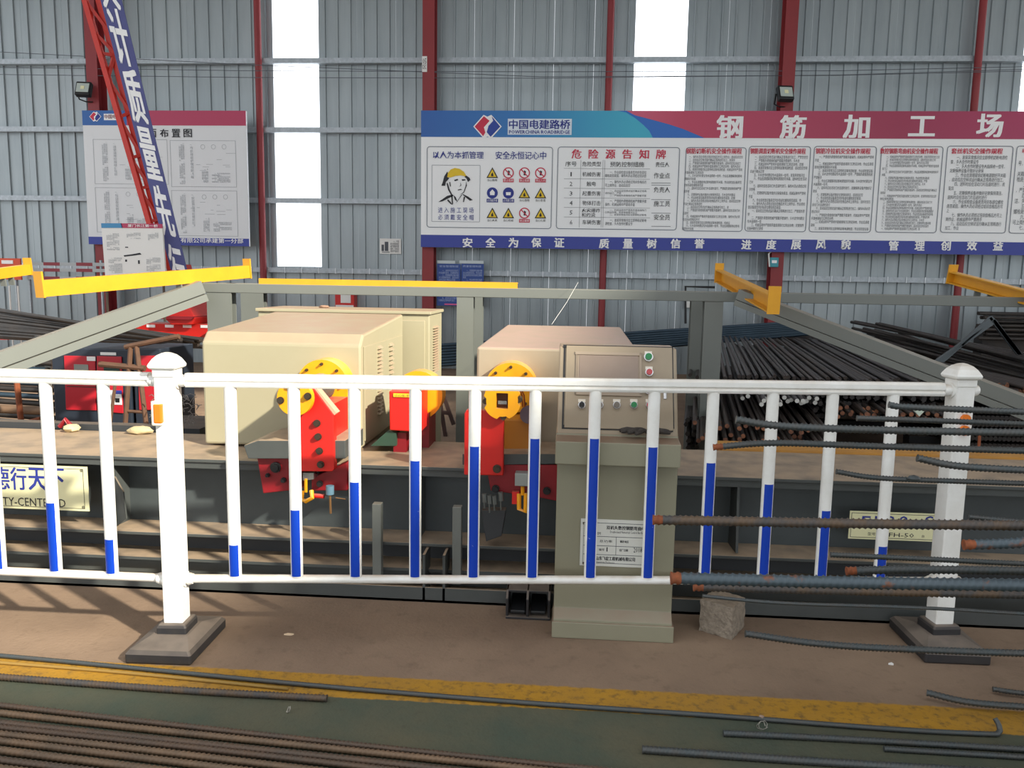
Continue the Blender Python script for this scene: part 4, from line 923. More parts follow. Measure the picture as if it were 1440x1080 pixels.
def button(px, py, mt, rr=.0125, kind='btn'):
    c = pp(px, py, .006); t0 = MB(); t0.tube([c, c+PN*.012], rr*1.35, 20); b = t0.build('button', chrome, cn, smooth=True)
    t1 = MB(); t1.tube([c+PN*.012, c+PN*.02], rr, 20); t1.build('button_cap', mt, b, smooth=True)
    t2 = MB(); t2.obox(c+tilt*.022+PN*.001, (.032, .003, .014), AX); t2.build('legend_plate', mat('legend', '#d8cfc0', .4, .1), b)
    if kind == 'key': t3 = MB(); t3.obox(c+PN*.025, (.006, .014, .022), AX); t3.build('lever', black, b)
button(911.5, 503.5, green_m, .015); button(912.5, 525, redb, .013); button(911, 550, redb, .013)
button(818, 571, black, .012, 'key'); button(843, 571, mat('btn_grey', '#6e665c', .4)); button(867, 571, mats_ := mat('btn_grey', '#6e665c', .4)); button(891, 571, green_m); button(913, 571, redb)
m = MB(); c = pp(935, 556, .004); m.obox(c, (.014, .014, .04), AX); m.build('latch', chrome, cn, bevel=.003)
# nameplate on the console body
NP = CF-.001; np_ = MB(); rect_px(np_, (816, 731, 917, 797), NP-.003, .003); nm = np_.build('nameplate', mat('plate_white', '#d8d8d0', .35), cn)
m = MB()
for y in (736, 755, 768, 780.5, 792.5): rect_px(m, (820, y, 914, y+.6), NP-.0038, .0006)
for x in (820, 866, 914): rect_px(m, (x, 755 if x == 866 else 736, x+.5, 781 if x == 866 else 793), NP-.0038, .0006)
m.build('plate_lines', ink_mid, nm)
m = MB()
text_px(m, '双机头数控钢筋弯曲中心', (853, 740, 913, 745.5), NP-.003, lift=.001, bold=.03); text_px(m, 'Double-head Numerical Control Bar Bender', (858, 747, 910, 750.5), NP-.003, lift=.001)
text_px(m, '型号', (840, 748, 845, 752), NP-.003, lift=.001); text_px(m, '总功率', (843, 759, 861, 763), NP-.003, lift=.001); text_px(m, '额定电压', (872, 760, 884, 763.5), NP-.003, lift=.001, bold=.02); text_px(m, '编号', (842, 771, 850, 774.5), NP-.003, lift=.001); text_px(m, '1', (853, 769.5, 854.4, 775.5), NP-.003, lift=.001)
text_px(m, '出厂日期', (871, 772, 883, 775.5), NP-.003, lift=.001, bold=.02); text_px(m, '2018', (891, 770, 903, 777), NP-.003, lift=.001, bold=.01)
text_px(m, '山东飞宏工程机械有限公司', (838, 783, 893, 788.5), NP-.003, lift=.001, bold=.03); text_px(m, 'Shandong Machinery', (838, 789.5, 864, 792), NP-.003, lift=.001)
m.build('plate_lettering', ink, nm)
for px, py in ((820.5, 735), (820, 791)): bolt(nm, at(px, py, Y=NP-.003), .0025)

# work gloves on the console desk
gv = thing('work_gloves', 'pair of dark worn work gloves lying on console desk', 'gloves', at(905, 612, Z=.915))
gm = mat('glove_dark', '#3a3634', .9, col2='#57504a', nscale=40, amt=.7, bump=.4, bscale=120)
def gl_part(name, fs_, palm):
    m = MB()
    c = palm; m.blob(c, .038, .028, .013, 14, .08)
    for pts in fs_: m.tube([c+Vector(p) for p in pts], [.011, .011, .010, .007][:len(pts)], 8)
    return m.build(name, gm, gv, smooth=True)
g0 = at(898, 605, Z=.925)
gl_part('glove', [[(-.02, 0, 0), (-.05, .005, .002), (-.072, .0, -.002), (-.082, 0, -.004)], [(-.02, -.012, 0), (-.05, -.016, .002), (-.066, -.02, -.002), (-.076, -.022, -.004)], [(-.01, -.02, 0), (-.03, -.032, 0), (-.045, -.04, -.003), (-.05, -.042, -.004)], [(.0, .015, 0), (-.03, .02, .004), (-.05, .022, .004), (-.062, .02, 0)], [(.01, -.02, 0), (.0, -.04, -.002), (-.012, -.05, -.004), (-.018, -.054, -.005)]], g0)
gl_part('glove', [[(.02, 0, 0), (.04, .004, .0), (.06, .006, -.002), (.07, .006, -.004)], [(.015, -.014, 0), (.035, -.02, 0), (.052, -.024, -.002), (.06, -.026, -.004)], [(.0, -.02, 0), (.0, -.036, 0), (-.002, -.046, -.002), (-.002, -.052, -.004)], [(.02, .012, 0), (.04, .018, 0), (.055, .02, 0), (.066, .02, -.002)], [(-.015, -.01, 0), (-.03, -.02, 0), (-.04, -.03, 0), (-.045, -.036, -.002)]], g0+Vector((.075, .004, .0)))

# double foot switch on the floor
fs_ = at(743, 868, Z=0)
ft = thing('foot_switch', 'black double foot pedal switch on floor left of the console', 'foot switch', fs_)
m = MB(); fx, fy = fs_.x, fs_.y
for s in (-.105, .09, -.01): m.prism([(fx+s, fy-.02, 0), (fx+s, fy+.16, 0), (fx+s, fy+.16, .13), (fx+s, fy+.0, .13), (fx+s, fy-.035, .10)], (.012, 0, 0))
m.box(fx-.105, fx+.102, fy-.0, fy+.16, .12, .13); m.box(fx-.105, fx+.102, fy-.03, fy+.16, 0, .012); m.box(fx-.105, fx+.102, fy+.15, fy+.16, .012, .12)
m.build('guard', rubber, ft, bevel=.003)
for s in (-.05, .045): m = MB(); m.prism([(fx+s-.035, fy-.01, .02), (fx+s-.035, fy+.12, .02), (fx+s-.035, fy+.12, .07), (fx+s-.035, fy-.01, .035)], (.07, 0, 0)); m.build('pedal', black, ft, bevel=.004)
# concrete test cube
cc = at(1022, 902, Z=0)
cb = MB(); R_ = Matrix.Rotation(math.radians(33), 4, 'Z')
cm = mat('concrete_block', '#a09484', .95, col2='#6e6458', nscale=45, amt=.8, bump=1.0, bscale=60, dust='#a08c76', dust_amt=.6)
ax = (R_ @ Vector((1, 0, 0)), R_ @ Vector((0, 1, 0)), Vector((0, 0, 1)))
import bmesh
bm = bmesh.new(); bmesh.ops.create_cube(bm, size=1); bmesh.ops.subdivide_edges(bm, edges=bm.edges[:], cuts=9, use_grid_fill=True)
rr = random.Random(4)
for v in bm.verts:
    k = sum(abs(abs(q)-.5) < 1e-4 for q in v.co); s = .008 if k < 2 else .03
    v.co = Vector((v.co.x*.155, v.co.y*.155, v.co.z*.15))*(1-rr.uniform(0, s)*(1.6 if k > 1 else 1)); v.co.z += .075
me = bpy.data.meshes.new('concrete_block'); bm.to_mesh(me); bm.free(); me.materials.append(cm)
o = bpy.data.objects.new('concrete_block', me); COL.objects.link(o); o.location = (cc.x, cc.y+.12, 0); o.rotation_euler = (0, 0, math.radians(-33)); tag(o, 'rough grey concrete cube on floor right of the console', 'block')

# ------------------------------------------------------------------ guardrail
PZ = 1.25
def guard_post(loc, rz, label, basebox, brz, reflect):
    t = thing('guardrail_post', label, 'post', (loc[0], loc[1], 0), rz)
    m = MB(); m.loft([(0, 0, .10, .04), (0, 0, 1.175, .04)]); m.build('shaft', white, t, local=True, bevel=.005)
    m = MB(); m.loft([(0, 0, 1.15, .0435), (0, 0, 1.18, .0435)]); m.loft([(0, 0, 1.18, .045), (0, 0, 1.186, .055), (0, 0, 1.195, .057), (0, 0, 1.203, .054), (0, 0, 1.222, .043), (0, 0, 1.236, .030), (0, 0, 1.244, .016), (0, 0, 1.247, .006)]); m.build('cap', white, t, local=True, bevel=.003)
    # rubber foot: low chamfered slab with a raised collar
    B = Matrix.Rotation(brz-rz, 4, 'Z'); m = MB(); w, d = basebox
    def ringp(hw, hd, z, ox=0, oy=0): return [tuple(B @ Vector((ox+sx*hw, oy+sy*hd, z))) for sx, sy in ((-1, -1), (1, -1), (1, 1), (-1, 1))]
    secs = [ringp(w/2, d/2, 0), ringp(w/2, d/2, .04), ringp(w/2-.012, d/2-.012, .055), ringp(.075, .07, .075)]
    vs = sum(secs, []); fs = [(3, 2, 1, 0)]
    for i in range(3):
        for k in range(4): fs.append((i*4+k, i*4+(k+1) % 4, (i+1)*4+(k+1) % 4, (i+1)*4+k))
    fs.append((12, 13, 14, 15)); m.add(vs, fs); fb = m.build('rubber_base', rubber, t, local=True, bevel=.008)
    m = MB(); m.loft([(0, 0, .06, .062), (0, 0, .10, .062), (0, 0, .115, .055)]); m.build('collar', rubber, t, local=True, bevel=.006)
    for sx, sy in ((-.36, .36), (.36, -.36), (.36, .36), (-.36, -.36)):
        p = B @ Vector((sx*w, sy*d, .056)); m = MB(); m.tube([p, p+Vector((0, 0, .003))], .011, 10); m.build('bolt_hole', black, fb, local=True)
    return t
def socket(t, lx, ly, z, s):
    # ball joint plate on the post side (local coordinates)
    m = MB(); m.tube([(lx*.04, 0, z), (lx*.047, 0, z)], .033, 20); m.tube([(lx*.045, 0, z), (lx*.06, 0, z), (lx*.075, 0, z)], [.022, .026, .021], 16); m.build('rail_socket', white, t, local=True, smooth=True)
LP, RPp = (-1.620, 3.045), (1.652, 3.395)
ang = math.atan2(RPp[1]-LP[1], RPp[0]-LP[0])
lp = guard_post(LP, math.radians(4), 'white guardrail post with domed cap at left, on black rubber base', (.27, .36), math.radians(2), None)
rp = guard_post(RPp, ang+math.radians(2), 'white guardrail post with orange reflectors at right, behind the rebars', (.27, .36), math.radians(1), None)
ZT, ZB = 1.135, .293
for t in (lp, rp):
    for z in (ZT-.003, ZB): socket(t, 1, 0, z, 1); socket(t, -1, 0, z, 1)
orange = mat('reflector_orange', '#e8791e', .3); refl_w = mat('reflector_white', '#e8e2d0', .4)
m = MB(); m.box(-.044, -.004, -.066, -.039, .955, 1.055); r1 = m.build('reflector', refl_w, lp, local=True, bevel=.006)
m = MB(); m.box(-.034, .0, -.069, -.045, .965, 1.045); m.build('orange_lens', orange, lp, local=True, bevel=.006)
for z in (1.015, .968): m = MB(); m.tube([(.004, -.04, z), (.004, -.052, z)], .021, 20); m.build('orange_reflector', orange, rp, local=True, smooth=True)
m = MB(); m.tube([(-.005, -.04, 1.048), (-.005, -.05, 1.048)], .008, 8); m.tube([(.013, -.04, 1.048), (.013, -.05, 1.048)], .008, 8); m.build('screw', white, rp, local=True)

def rail_prof(h, w):
    g = .007; return [(-w/2+.006, -h/2), (w/2-.006, -h/2), (w/2, -h/2+.008), (w/2, -g*1.5-.004), (w/2-g, -.006), (w/2, .0), (w/2, h/2-.010), (w/2-.008, h/2), (-w/2+.008, h/2), (-w/2, h/2-.010), (-w/2, 0), (-w/2+g, -.006), (-w/2, -g*1.5-.004), (-w/2, -h/2+.008)]
def guard_panel(p0, ang, L, label, tops, ts, s0=.075, s1=.075):
    t = thing('guardrail', label, 'guardrail', (p0[0], p0[1], 0), ang)
    def bar(z, h, w, name, rnd=False):
        m = MB()
        if rnd: m.tube([(s0, 0, z), (L-s1, 0, z)], h/2, 16)
        else: m.sweep(rail_prof(h, w), (s0, 0, z), (L-s1, 0, z))
        return m.build(name, white, t, local=True, smooth=True)
    bar(ZT, .056, .042, 'top_rail'); bar(ZB, .036, .036, 'bottom_rail', True)
    base = MB(); n = 20; pr = [(.0255*math.cos(2*math.pi*i/n), .0205*math.sin(2*math.pi*i/n)) for i in range(n)]
    base.prism([(a, b, ZB+.012) for a, b in pr], (0, 0, ZT-ZB-.036)); pk = None
    for x, ztop in zip(ts, tops):
        if pk is None:
            pk = base.build('picket', white, t, local=True, smooth=True); pk.location = (x, 0, 0); q = pk; reg(pk, WM[t.name] @ Matrix.Translation((x, 0, 0)))
        else: q = copy_part(pk, t, Matrix.Translation((x, 0, 0)))
        if ztop:
            m = MB(); a0, a1 = math.radians(-90-46), math.radians(-90+46); k = 6
            A_ = [(.0262*math.cos(a0+(a1-a0)*i/k), .0212*math.sin(a0+(a1-a0)*i/k)) for i in range(k+1)]; Bq = [(.0250*math.cos(a0+(a1-a0)*i/k), .0200*math.sin(a0+(a1-a0)*i/k)) for i in reversed(range(k+1))]
            m.prism([(a, b, ZB+.016) for a, b in A_+Bq], (0, 0, ztop-ZB-.016)); m.build('blue_strip', blue_tape, q, local=True, smooth=True)
    return t
L = math.hypot(RPp[0]-LP[0], RPp[1]-LP[1])
dirx = Vector((math.cos(ang), math.sin(ang), 0)); nrm = Vector((-math.sin(ang), math.cos(ang), 0)); o0 = Vector((LP[0], LP[1], 0))
def along(px, py): return (at_plane(px, py, o0, nrm)-o0).dot(dirx), at_plane(px, py, o0, nrm).z
ts = [along(x, y)[0] for x, y in ((327, 660), (415, 660), (499, 660), (584, 660), (667, 660), (751, 660), (834, 660), (916, 660), (998, 660), (1081, 660), (1164, 660), (1248, 660))]
tops = [along(x, y)[1] for x, y in ((333, 765), (419, 716), (500, 677), (584, 647), (667, 627), (750, 616), (834, 616), (918, 628), (998, 650), (1080, 680), (1161, 717), (1239, 767))]
guard_panel(LP, ang, L, 'white guardrail panel with twelve blue-taped pickets spanning between two posts', tops, ts)
# left panel, runs out of the picture
Pe = at(0, 803, Z=ZB); angl = math.atan2(Pe.y-LP[1], Pe.x-LP[0])
dl = Vector((math.cos(angl), math.sin(angl), 0)); nl = Vector((-math.sin(angl), math.cos(angl), 0))
def alongl(px, py): q = at_plane(px, py, o0, nl); return (q-o0).dot(dl), q.z
tl = [alongl(152, 680)[0], alongl(72, 680)[0]]; stp = tl[1]-tl[0]; tl = [tl[0]+stp*i for i in range(12)]
tz = [alongl(155, 757)[1], alongl(75, 706)[1], alongl(3, 668)[1]]; full = tz+[.78, .83, .86, .86, .83, .78]+tz[::-1]
# built facing the other way: local x runs towards the left, so the strips go on the far local side
def guard_panel_left():
    end = Vector((LP[0], LP[1], 0))+dl*L
    rev = [L-a for a in tl][::-1]
    return guard_panel((end.x, end.y), math.atan2(LP[1]-end.y, LP[0]-end.x), L, 'white guardrail panel left of the left post, running out of the picture', full[::-1], rev)
guard_panel_left()
endp = Vector((LP[0], LP[1], 0))+dl*L
guard_post((endp.x, endp.y), math.radians(0), 'white guardrail post beyond the left picture edge', (.27, .36), 0, None)

# ------------------------------------------------------------------ foreground rebars
GR = 'rebars reaching in from the right rack'
FB = [
 ([(1250, 569), (1290, 573), (1560, 583), (2150, 597)], 2.45, 9, rb_grey, 'uppermost dark ribbed rebar crossing the right post'),
 ([(1205, 588), (1300, 591), (1560, 600), (2150, 614)], 2.5, 8, rb_grey, 'second ribbed rebar from the top, crossing the right post'),
 ([(1035, 590), (1100, 599), (1250, 605), (1560, 611), (2150, 625)], 2.4, 10.5, rb_grey, 'long dark ribbed rebar with pale left end over three pickets'),
 ([(1003, 629), (1090, 623), (1250, 628), (1560, 637), (2150, 651)], 2.45, 9, rb_grey, 'dark ribbed rebar with humped left part and reddish tip'),
 ([(1290, 644), (1345, 655), (1440, 661), (1560, 664), (2150, 678)], 2.4, 10, rb_grey, 'bent grey rebar drooping across the right post'),
 ([(1176, 663), (1225, 671), (1300, 675), (1560, 683), (2150, 697)], 2.5, 7.5, rb_grey, 'thin sagging rebar with a knot, left of right post'),
 ([(918, 731), (1200, 736), (1560, 741), (2150, 755)], 2.2, 13.5, rb_rust, 'thick brown ribbed rebar in front of the right cream nameplate'),
 ([(1362, 727), (1440, 734), (1560, 741), (2150, 755)], 2.4, 7, rb_grey, 'short thin rebar right of the right post'),
 ([(1355, 766), (1420, 764), (1560, 758), (2150, 772)], 2.1, 14, rb_grey2, 'thick ribbed rebar with rusty end right of right post'),
 ([(1168, 780), (1300, 786), (1560, 797), (2150, 811)], 2.45, 7.5, rb_grey, 'thin ribbed rebar above the lower guardrail rail'),
 ([(1190, 803), (1300, 801), (1560, 805), (2150, 819)], 2.3, 11.5, rb_grey, 'rusty-tipped ribbed rebar just above the thickest pair'),
 ([(943, 813), (1200, 819), (1560, 825), (2150, 839)], 2.15, 17, rb_grey2, 'thickest blotched ribbed rebar with rusty left end'),
 ([(975, 825), (1200, 831), (1560, 838), (2150, 852)], 2.25, 12, rb_rust, 'brown ribbed rebar lying just under the thickest one'),
 ([(988, 838), (1100, 848), (1300, 855), (1560, 868), (2150, 882)], 2.6, 5, rb_grey, 'very thin rebar in front of the concrete cube top'),
 ([(1048, 891), (1150, 905), (1280, 913), (1560, 922), (2150, 936)], 2.75, 9.5, rb_grey, 'ribbed rebar whose left end points at the concrete cube'),
]
ends = []
for pts, Y, d, mt, lab in FB:
    o = bar_px(pts, Y, d, mt, lab, rust_end=rust_end if ('rust' in lab or 'thick' in lab or 'reddish' in lab) else None, phase=random.uniform(0, .6), pitch=(d*Y/F/2)*1.15)
    P = at(*pts[-1], Y=Y); ends.append((P, d*Y/F/2))
m = MB(); m.blob(at(1285, 673, Y=2.49), .02, .012, .012, 8, .15); m.build('wire_knot', rb_grey).parent = None
kn = [o for o in bpy.data.objects if o.name == 'wire_knot'][0]; tag(kn, 'dark knot of tie wire on a thin sagging rebar', 'wire')
# rack outside the picture that carries them
rt = thing('bar_stand', 'steel stand outside the picture carrying the rebars', 'stand', (1.7, 2.4, 0))
xx = min(e[0].x for e in ends)-.08
m = MB(); m.box(xx-.03, xx+.03, 2.84, 2.90, 0, 1.35); m.build('upright', rackgrey, rt); m = MB(); m.box(xx-.2, xx+.2, 2.0, 2.95, 0, .02); m.build('foot_plate', rackgrey, rt)
for i, ((pts, Y, d, mt, lab), (P, r)) in enumerate(zip(FB, ends)):
    q = at(pts[-2][0], pts[-2][1], Y=Y); k = (xx-q.x)/(P.x-q.x); z = q.z+(P.z-q.z)*k
    m = MB(); m.tube([(xx, Y-.05, z-r*1.05-.008), (xx, 2.85, z-r*1.05-.008)], .008, 8); m.build('peg', rackgrey, rt)

# bars lying on the floor, right
def floor_bar(pts, d, mt, label, z=None, **k):
    Y = at(*pts[0], Z=.01).y; r = d*Y/F/2; zz = r*1.02 if z is None else z
    return bar_px(pts, ('z', zz), d, mt, label, pitch=r*1.15, phase=random.uniform(0, .5), **k)
floor_bar([(1303, 974), (1360, 987), (1440, 994), (1560, 1003)], 9, rb_grey, 'dark rebar on yellow stripe at right, near the hooked bar', z=.03)
floor_bar([(1396, 969), (1440, 975), (1560, 986)], 7, rb_grey, 'short thin rebar at right edge above the yellow stripe', z=.02)
floor_bar([(1017, 1031), (1200, 1040), (1440, 1054), (1600, 1064)], 9, rb_grey, 'ribbed rebar on green floor starting beside a small wire scrap')
floor_bar([(1243, 1053), (1440, 1065), (1600, 1075)], 8, rb_grey, 'short ribbed rebar low at right between two longer rebars')
floor_bar([(903, 1054), (1150, 1071), (1440, 1088), (1700, 1100)], 11, rb_grey, 'lowest ribbed rebar on green floor at right')
# long hooked bar
pts = [(-120, 912), (0, 922), (173, 938), (347, 955), (500, 969), (750, 989), (1000, 1006), (1250, 1025), (1385, 1032)]
P = [at(x, y, Z=.010) for x, y in pts]; hk = [at(1404, 1030, Z=.014), at(1405, 1021, Z=.03), at(1399, 1010, Z=.05)]
rebar('steel_rebar', P+hk, .0098, rb_grey, 'long slim bar along yellow stripe with upturned hook at right', pitch=.012, amp=.08)
rebar('steel_rebar', [at(-120, 922, Z=.006), at(0, 932, Z=.006), at(173, 946, Z=.006), at(405, 969, Z=.006)], .006, mat('rod_ochre', '#9a7a3a', .7), 'thin ochre rod lying in the yellow stripe at left', ribs=False)
rebar('steel_rebar', [at(-150, 940, Z=.014), at(0, 952, Z=.014), at(230, 969, Z=.014), at(460, 982, Z=.014)], .0125, rb_rust, 'brown ribbed rebar at left edge of green floor, ending in cut tip', rust_end=rb_end_pale, pitch=.0145)
# bundle at lower left: each bar follows the same lean
R2 = random.Random(11)
bun = [(992, 9, 0, 0), (1001, 10, 1, 0), (1015, 11, 0, 1), (1023, 10, 0, 0), (1034, 11, 1, 1), (1044, 11, 1, 0), (1056, 12, 1, 1), (1068, 12, 0, 0), (1079, 12, 1, 1), (1092, 13, 1, 0), (1106, 13, 0, 1), (1120, 14, 1, 0)]
labs = ['backmost bar of the lower left bundle', 'second bar from the back in the lower left bundle', 'third bar from the back in the lower left bundle', 'fourth bar from the back in the lower left bundle', 'fifth bar from the back in the lower left bundle', 'sixth bar from the back in the lower left bundle', 'seventh bar from the back in the lower left bundle', 'eighth bar from the back in lower left bundle', 'ninth bar from the back in lower left bundle', 'bar at the bottom left corner of the picture', 'bar just below the bottom left corner', 'bar below the bottom picture edge']
rb_b = [mat('rebar_bundle_brown', '#80674f', .5, .25, col2='#5c4e40', nscale=10, amt=.8), mat('rebar_bundle_dark', '#54493f', .5, .25, col2='#6c5340', nscale=12, amt=.7)]
for i, ((y, d, a, up), lb_) in enumerate(zip(bun, labs)):
    sl = .108+.0016*i
    pts = [(x, y+sl*x+2.0*math.sin(x/260+i)) for x in (-160, 0, 200, 450, 700, 950, 1150)]
    Y = at(0, y, Z=.01).y; r = d*Y/F/2; zz = r*1.02
    P = [at(px, py, Z=zz) for px, py in pts]
    rebar('steel_rebar', P, r, rb_b[0] if a else rb_b[1], 'brown ribbed '+lb_ if a else 'dark ribbed '+lb_, pitch=r*1.5, phase=R2.uniform(0, .6), amp=.34)
# wire scraps and chips on the floor
sc = mat('wire_bright', '#a8a49a', .4, .6)
def scrap(px, py, label, rad=.02, n=2):
    c = at(px, py, Z=.004); m = MB(); pts = []
    for i in range(14): a = i*.9; pts.append(c+Vector((math.cos(a)*rad*(.5+i/20), math.sin(a)*rad*(.5+i/24), .004+.012*math.sin(i))))
    for p in pts: p.z = max(p.z, .003)
    m.tube(pts, .0012, 5); tag(m.build('wire_scrap', sc), label, 'wire')
scrap(1072, 1022, 'curl of bright wire on green floor beside the short rebar end'); scrap(406, 1052 if 0 else 1000, 'tiny bright wire curl on green floor', .008)
m = MB(); c = at(1071, 1013, Z=.004); m.blob((c.x, c.y, .012), .012, .01, .012, 8, .2); tag(m.build('pebble', mat('pebble', '#9a8272', .9)), 'small round pebble on green floor by the wire curl', 'pebble')
m = MB(); c = at(406, 892, Z=.004); m.prism([(c.x-.02, c.y-.004, .001), (c.x+.012, c.y-.006, .001), (c.x+.022, c.y+.004, .001), (c.x-.006, c.y+.008, .001)], (0, 0, .006)); tag(m.build('paper_scrap', mat('paper_scrap', '#e8cfae', .8)), 'tiny pale scrap on brown floor near the middle of left panel', 'scrap')
m = MB(); c = at(1252, 934, Z=.004); m.prism([(c.x-.008, c.y, .001), (c.x+.012, c.y-.003, .001), (c.x+.008, c.y+.008, .001)], (0, 0, .008)); tag(m.build('paper_scrap', paper), 'tiny white chip on brown floor left of right rubber base', 'scrap')

# ------------------------------------------------------------------ distant rebar piles
unit = MB(); n = 8
unit.add([(0, math.cos(2*math.pi*i/n), math.sin(2*math.pi*i/n)) for i in range(n)]+[(1, math.cos(2*math.pi*i/n), math.sin(2*math.pi*i/n)) for i in range(n)],
         [(i, n+i, n+(i+1) % n, (i+1) % n) for i in range(n)])
def unit_mesh(name, mside, mend):
    me = bpy.data.meshes.new(name); vs = unit.v; fs = list(unit.f)+[tuple(range(n)), tuple(reversed(range(n, 2*n)))]
    me.from_pydata(vs, [], fs); me.materials.append(mside); me.materials.append(mend)
    me.polygons.foreach_set('material_index', [0]*n+[1, 1]); me.polygons.foreach_set('use_smooth', [True]*n+[False, False]); me.update(); return me
UM = {k: unit_mesh('stacked_rebar', *v) for k, v in dict(rust=(rb_dark2, rb_end_rust), pale=(rb_dark, rb_end_pale), dark=(rb_dark, rb_dark2), blue=(rb_blue, rb_dark), brown=(rb_dark2, rb_dark2)).items()}
def put_bar(a, b, r, key, label, group, name='stacked_rebar'):
    o = bpy.data.objects.new(name, UM[key]); COL.objects.link(o)
    x, y, z = frame(Vector(b)-Vector(a)); Ln = (Vector(b)-Vector(a)).length
    Mx = Matrix(((x.x*Ln, y.x*r, z.x*r, a[0]), (x.y*Ln, y.y*r, z.y*r, a[1]), (x.z*Ln, y.z*r, z.z*r, a[2]), (0, 0, 0, 1)))
    o.matrix_world = Mx; return tag(o, label, 'rebar', group)
R3 = random.Random(5)
def trestle(x0, x1, Y, z, label):
    t = thing('trestle', label, 'trestle', ((x0+x1)/2, Y, 0)); m = MB(); m.box(x0, x1, Y-.06, Y+.06, z-.1, z); m.build('cross_beam', darkgap, t)
    for x in (x0+.08, (x0+x1)/2, x1-.08): m = MB(); m.box(x-.05, x+.05, Y-.05, Y+.05, 0, z-.1); m.build('leg', darkgap, t)
# pile A, fanned away from the camera to the right of the console
def fan_pile(x0, x1, Y, tiers, dx, key_f, label, group, lenf, r=.0155, slope=0.0):
    for (z0, nl, yoff) in tiers:
        for l in range(nl):
            x = x0+(.5 if l % 2 else 0)*r*2
            while x < x1:
                yy = Y+yoff+R3.uniform(-.12, .18); z = z0+l*r*1.8+R3.uniform(-.002, .004); ln = lenf()
                jx = R3.uniform(-.02, .02)
                put_bar((x, yy, z), (x+dx*ln+jx, yy+ln, z+slope*ln), r, key_f(x, z), label, group)
                x += r*2.15+R3.choice([0, 0, 0, .01, .03])
lbA = 'dark rebar in the pile behind machine, right of console, end towards camera'
lbA2 = 'dark rebar in the topmost tier of the pile right of console'
fan_pile(.86, 1.70, 5.0, [(.55, 2, 0), (.64, 1, .1)], .16, lambda x, z: 'rust', lbA, 'rebars of low pile right of console', lambda: 3.8+R3.uniform(0, .4))
fan_pile(1.85, 2.75, 5.5, [(.68, 2, 0)], .16, lambda x, z: 'rust', 'rusty-ended rebar in the middle pile left of right post', 'rebars of middle pile', lambda: 4.0+R3.uniform(0, .4))
fan_pile(1.25, 1.75, 5.45, [(.76, 2, 0)], .17, lambda x, z: 'pale', 'pale-ended rebar in the pile behind the tenth picket', 'pale ended rebars', lambda: 4.6+R3.uniform(0, .4))
fan_pile(.95, 2.85, 6.0, [(.86, 1, 0)], .17, lambda x, z: R3.choice(['dark', 'brown', 'dark']), lbA2, 'top rebars of the pile right of console', lambda: 4.4+R3.uniform(0, .5))
# block of hidden lower bars, cannot be told apart
m = MB()
for i in range(52):
    for l in range(5): x = .9+i*.038+R3.uniform(-.01, .01); z = .36+l*.05+(.25 if x > 1.8 else 0); m.tube([(x, 5.75+R3.uniform(0, .2), z), (x+.6, 9.6, z)], .019, 5)
tag(m.build('rebar_heap', rb_dark), 'dark mass of rebars under the pile right of console', 'rebar', kind='stuff')
for Y in (6.3, 7.4, 8.6): trestle(.85+(Y-5.4)*.16, 3.0+(Y-5.4)*.17, Y, .33, {6.3: 'nearest dark trestle under the pile right of console', 7.4: 'middle dark trestle under the pile right of console', 8.6: 'rearmost dark trestle under the pile right of console'}[Y])
# pile B: behind right post
lbB = 'dark rebar in the long pile behind the right post'
def Bpile(x0, x1, Y, z0, nl, key, ln, dx, label, group, r=.017, slope=0):
    for l in range(nl):
        x = x0+l*.02
        while x < x1-l*.03:
            yy = Y+R3.uniform(-.1, .12); L_ = ln+R3.uniform(-.3, .3); put_bar((x, yy, z0+l*r*1.9), (x+dx*L_+R3.uniform(-.1, .1), yy+L_, z0+l*r*1.9+slope*L_), r, key, label, group); x += r*2.3
Bpile(3.15, 3.75, 6.1, .74, 4, 'rust', 6.3, -.02, lbB, 'rebars of the pile behind right post')
m = MB()
for i in range(30):
    for l in range(6): x = 3.1+i*.034; z = .35+l*.055; m.tube([(x, 6.25, z), (x-.1, 12.2, z)], .021, 5)
tag(m.build('rebar_heap', rb_dark), 'dark mass of rebars under pile behind the right post', 'rebar', kind='stuff')
for Y in (6.8, 9.0, 11.2): trestle(2.9, 4.3, Y, .32, {6.8: 'nearest dark trestle under the pile behind right post', 9.0: 'middle dark trestle under the pile behind right post', 11.2: 'rearmost dark trestle under the pile behind right post'}[Y])
# second long pile between A and B, lying on the slant (upper right, dark)
lbD = 'long dark rebar slanting down to the right in front of far wall'
for i in range(20):
    y0 = 452+i*1.3; y1 = 505+i*2.2
    a = at(1190+R3.uniform(0, 45)+(i % 7)*2, y0+R3.uniform(-.8, .8), Y=11.5-(i % 5)*.2); b = at(1500, y0+58+i*1.2+R3.uniform(-1, 1), Y=8.2-(i % 5)*.1)
    put_bar(a, b, .02, 'dark', lbD, 'long slanting rebars in front of far wall')
m = MB()
for i in range(60): a = at(1215+R3.uniform(0, 50), 462+R3.uniform(0, 55), Y=11.8); b = at(1510, 530+R3.uniform(0, 60), Y=8.7); m.tube([a, b], .022, 5)
tag(m.build('rebar_heap', rb_dark), 'dark mass of rebars under the slanting ones near far wall', 'rebar', kind='stuff')
t = thing('a_frame_rack', 'dark A-shaped rack holding rebars at far right', 'rack', at(1390, 540, Y=8.6))
for a, b in (((1308, 522), (1394, 447)), ((1392, 446), (1470, 545)), ((1315, 510), (1396, 453)), ((1396, 450), (1480, 560))):
    m = MB(); m.sweep([(-.02, -.02), (.02, -.02), (.02, .02), (-.02, .02)], at(*a, Y=8.6), at(*b, Y=8.6)); m.build('angle_bar', mat('rack_dark', '#5a6266', .5, .3), t)
